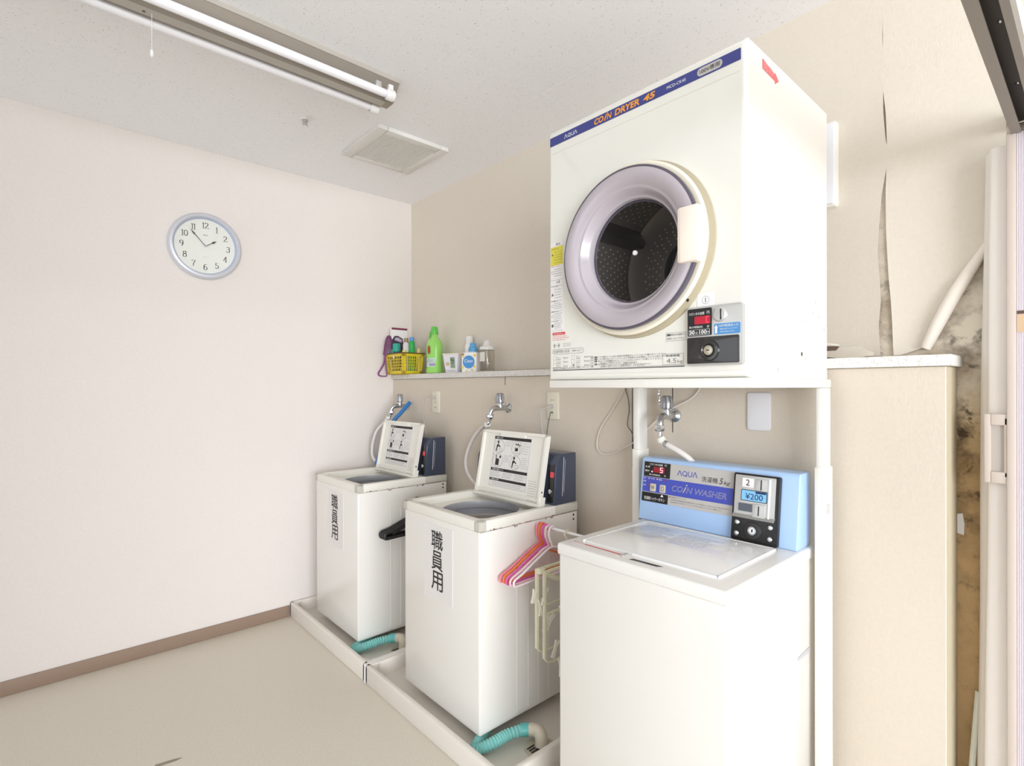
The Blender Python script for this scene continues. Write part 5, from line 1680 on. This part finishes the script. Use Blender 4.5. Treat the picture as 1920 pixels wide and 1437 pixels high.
simple_bottle('tall_bottle', 0.679, -0.0285, S, [(0.026, 0.0), (0.027, 0.004), (0.027, 0.158), (0.020, 0.170)], PAPER, [(0.021, 0.168), (0.022, 0.174), (0.022, 0.208), (0.018, 0.214)], mat('white_cap', '#e8e6e2', 0.4), 'tall white bottle at the wall behind the detergent box')
simple_bottle('blue_bottle', 0.735, -0.046, S, [(0.026, 0.0), (0.028, 0.004), (0.028, 0.112), (0.025, 0.120)], mat('bottle_pale_blue', '#cfd9e8', 0.3), [(0.025, 0.119), (0.026, 0.122), (0.024, 0.142), (0.018, 0.146), (0.017, 0.166), (0.014, 0.168)], mat('bright_blue_cap', '#5aa9de', 0.35), 'bottle with bright blue cap standing behind the detergent box')
t = thing('clear_bottle', 'empty clear plastic bottle with white domed cap at the right of the ledge group', 'bottle', (0.910, -0.085, S))
MB().lathe([(0.037, 0.0), (0.040, 0.005), (0.040, 0.118), (0.034, 0.130)], (0.910, -0.085, S), (0, 0, 1), 32, cap0=True).build('bottle_body', CLEAR, t)
MB().lathe([(0.0385, 0.0015), (0.0385, 0.004)], (0.910, -0.085, S), (0, 0, 1), 32, cap0=True, cap1=True).build('bottle_base', mat('milky', '#dcd8d0', 0.4), t)
MB().lathe([(0.041, 0.118), (0.0415, 0.122), (0.040, 0.134), (0.026, 0.140), (0.021, 0.148), (0.019, 0.162), (0.012, 0.170)], (0.910, -0.085, S), (0, 0, 1), 32, cap1=True).build('cap', mat('white_cap', '#e8e6e2', 0.4), t)
m = MB()
pts = []
for i in range(seg + 1):
    a = -2.5 + 1.5 * i / seg
    for r, h in ((0.0404, 0.055), (0.0404, 0.105)):
        pts.append((0.910 + r * math.cos(a), -0.085 + r * math.sin(a), S + h))
m.poly(pts, fs)
m.build('label', mat('milk_label', '#dedad0', 0.5), t)

# ------------------------------------------------------------------ hanger rods, hangers, peg hanger
def rod(x0, x1, y, z, label):
    t = thing('tension_rod', label, 'rod', (x0, y, z), 'white rods between the washers')
    MB().cyl((x0 + 0.008, y, z), (x1 - 0.008, y, z), 0.005, seg=12).build('bar', PAPER, t)
    for a, b in ((x0, x0 + 0.012), (x1 - 0.012, x1)):
        MB().cyl((a, y, z), (b, y, z), 0.009, seg=14).build('end_cap', PAPER, t)


rod(1.6555, 2.0455, -0.440, 0.7795, 'white rod between the nearer open washer and the coin washer')
rod(0.6935, 1.1295, -0.405, 0.716, 'white rod between the two open washers holding the black hangers')


def hanger(x, y, z, half, drop, m_, label, group, r=0.0038, hookr=0.017, solid=False, tilt=0.0):
    """hangs in a plane across the rod; hook bears on a rod at (y, z)"""
    t = thing('clothes_hanger', label, 'hanger', (x, y, z), group)
    zt = z + 0.005 + r
    P = [(x, y + hookr * math.cos(a), zt - hookr - 0.0005 + hookr * math.sin(a)) for a in [PI * (-0.15 + 1.15 * k / 10) for k in range(11)]]
    P = [(p[0], p[1], p[2]) for p in P]
    neck = zt - hookr - 0.062
    P += [(x, y - hookr, zt - hookr - 0.02), (x, y - 0.004, neck + 0.012), (x, y, neck)]
    MB().tube(cat(P, 3), r, 8).build('hook', m_, t)
    e = neck - drop
    Q = [(x, y, neck), (x, y - half * 0.35, neck - drop * 0.26), (x, y - half * 0.75, neck - drop * 0.66), (x, y - half * 0.97, e + 0.016), (x, y - half, e + 0.002), (x, y - half * 0.94, e - 0.008), (x, y - half * 0.6, e - 0.006),
         (x, y, e - 0.006), (x, y + half * 0.6, e - 0.006), (x, y + half * 0.94, e - 0.008), (x, y + half, e + 0.002), (x, y + half * 0.97, e + 0.016), (x, y + half * 0.75, neck - drop * 0.66), (x, y + half * 0.35, neck - drop * 0.26)]
    MB().tube(cat(Q, 4, True), r, 8, closed=True, flat=1.0).build('frame', m_, t)
    if solid:
        m = MB()
        for s in (-1, 1):
            m.tube([(x, y + s * half * 0.15, neck - drop * 0.30), (x, y + s * half * 0.80, neck - drop * 0.86)], r * 0.8, 8)
            m.tube([(x, y + s * half * 0.72, neck - drop * 0.64), (x, y + s * half * 0.62, neck - drop * 0.72)], r * 0.8, 8)
        m.build('inner_bar', m_, t)
    return t


RY, RZ = -0.440, 0.7795
G = 'coloured plastic hangers on the rod'
hanger(1.668, RY, RZ, 0.205, 0.098, mat('pink_hanger', '#f58aa0', 0.35), 'salmon pink plastic hanger, closest to the open washer on the rod', G, 0.0042)
hanger(1.684, RY, RZ, 0.200, 0.098, mat('orange_hanger', '#f0803a', 0.35), 'orange plastic hanger with inner bar on the rod', G, 0.0046, solid=True)
hanger(1.703, RY - 0.004, RZ, 0.200, 0.098, mat('magenta_hanger', '#dd5cab', 0.35), 'magenta plastic hanger in the middle of the coloured row', G, 0.0042)
hanger(1.721, RY - 0.004, RZ, 0.198, 0.098, mat('palepink_hanger', '#f3c8d6', 0.35), 'pale pink plastic hanger beside the magenta one', G, 0.0042)
hanger(1.738, RY - 0.002, RZ, 0.198, 0.098, mat('white_hanger', '#efe2e6', 0.35), 'pinkish white plastic hanger, nearest the peg hanger', G, 0.0042)
KB = mat('black_hanger', '#232222', 0.4)
for i, (x, lb) in enumerate(((0.715, 'black plastic hanger closest to the far washer'), (0.7355, 'middle of the three black plastic hangers'), (0.756, 'black plastic hanger farthest from the far washer'))):
    hanger(x, -0.405, 0.716, 0.212, 0.078, KB, lb, 'black hangers between the open washers', 0.0095, solid=True)

# folded peg hanger
PEG = mat('peg_cream', '#dcd8bd', 0.45)
t = thing('peg_hanger', 'folded cream peg hanger hanging beside the coin washer', 'peg hanger', (1.80, -0.53, 0.68))
for dx, y, z0, z1 in ((0.0, -0.580, 0.388, 0.672), (0.020, -0.562, 0.352, 0.665)):
    m = MB()
    x = 1.795 + dx
    m.box(x - 0.005, x + 0.005, y - 0.0065, y + 0.0065, z0, z1, 0.0015)
    m.box(x - 0.004, x + 0.004, y, y + 0.20, z1 - 0.010, z1, 0.0015)
    m.tube(cat([(x, y, z0 + 0.004), (x, y + 0.012, z0 - 0.012), (x, y + 0.05, z0 - 0.022), (x, y + 0.2, z0 - 0.022)], 5), 0.0045, 8)
    m.box(x - 0.003, x + 0.003, y, y + 0.20, (z0 + z1) / 2 - 0.004, (z0 + z1) / 2 + 0.004, 0.001)
    m.build('frame', PEG, t)
m = MB()
m.tube(cat([(1.815, -0.556, 0.655), (1.815, -0.53, 0.640), (1.815, -0.49, 0.622), (1.815, -0.40, 0.615)], 6), 0.009, 10, flat=0.4)
m.box(1.795, 1.815, -0.585, -0.556, 0.655, 0.675, 0.003)
m.build('arm', PEG, t)
m = MB()
m.tube(cat([(1.815, -0.440, 0.62), (1.815, -0.440, 0.74), (1.815, -0.457, 0.775), (1.815, -0.440, 0.7885), (1.815, -0.423, 0.775)], 5), 0.003, 8)
m.build('hook', PEG, t)


def peg(o, d, s=1.0):
    m = MB()
    O = Vector(o)
    D = Vector(d).normalized()
    sd = Vector((1, 0, 0)).cross(D).normalized()
    for sg in (-1, 1):
        m.tube([O + sd * 0.009 * sg * s, O + D * 0.028 * s + sd * 0.003 * sg, O + D * 0.062 * s + sd * 0.006 * sg * s], 0.0042, 6)
    m.tube([O + D * 0.028 * s + Vector((0, 0.007 * math.cos(a), 0.007 * math.sin(a))) for a in [2 * PI * k / 8 for k in range(8)]], 0.0014, 6, closed=True)
    return m.build('peg', mat('peg_clear', '#e2ded0', 0.3), t)


peg((1.80, -0.570, 0.565), (0, 0.01, -1))
peg((1.81, -0.545, 0.60), (0.1, -0.5, -1))
peg((1.80, -0.595, 0.605), (0, -0.25, -1), 0.8)
peg((1.81, -0.53, 0.50), (0, -0.6, -1))
peg((1.81, -0.552, 0.452), (0, 0.7, 0.7))
peg((1.82, -0.50, 0.40), (0, -0.5, -1))
peg((1.82, -0.485, 0.335), (0, 0.05, -1), 1.15)
peg((1.82, -0.49, 0.51), (0, 1, 0.1))

# scuff marks on the floor
m = MB()
m.fpoly(XY(0.0), [(0.93, -1.60), (0.945, -1.605), (0.955, -1.54), (0.95, -1.52), (0.94, -1.545)], 0.0008)
o = m.build('floor_scuff', mat('scuff', '#9a8f80', 0.7), bpy.data.objects['floor'])
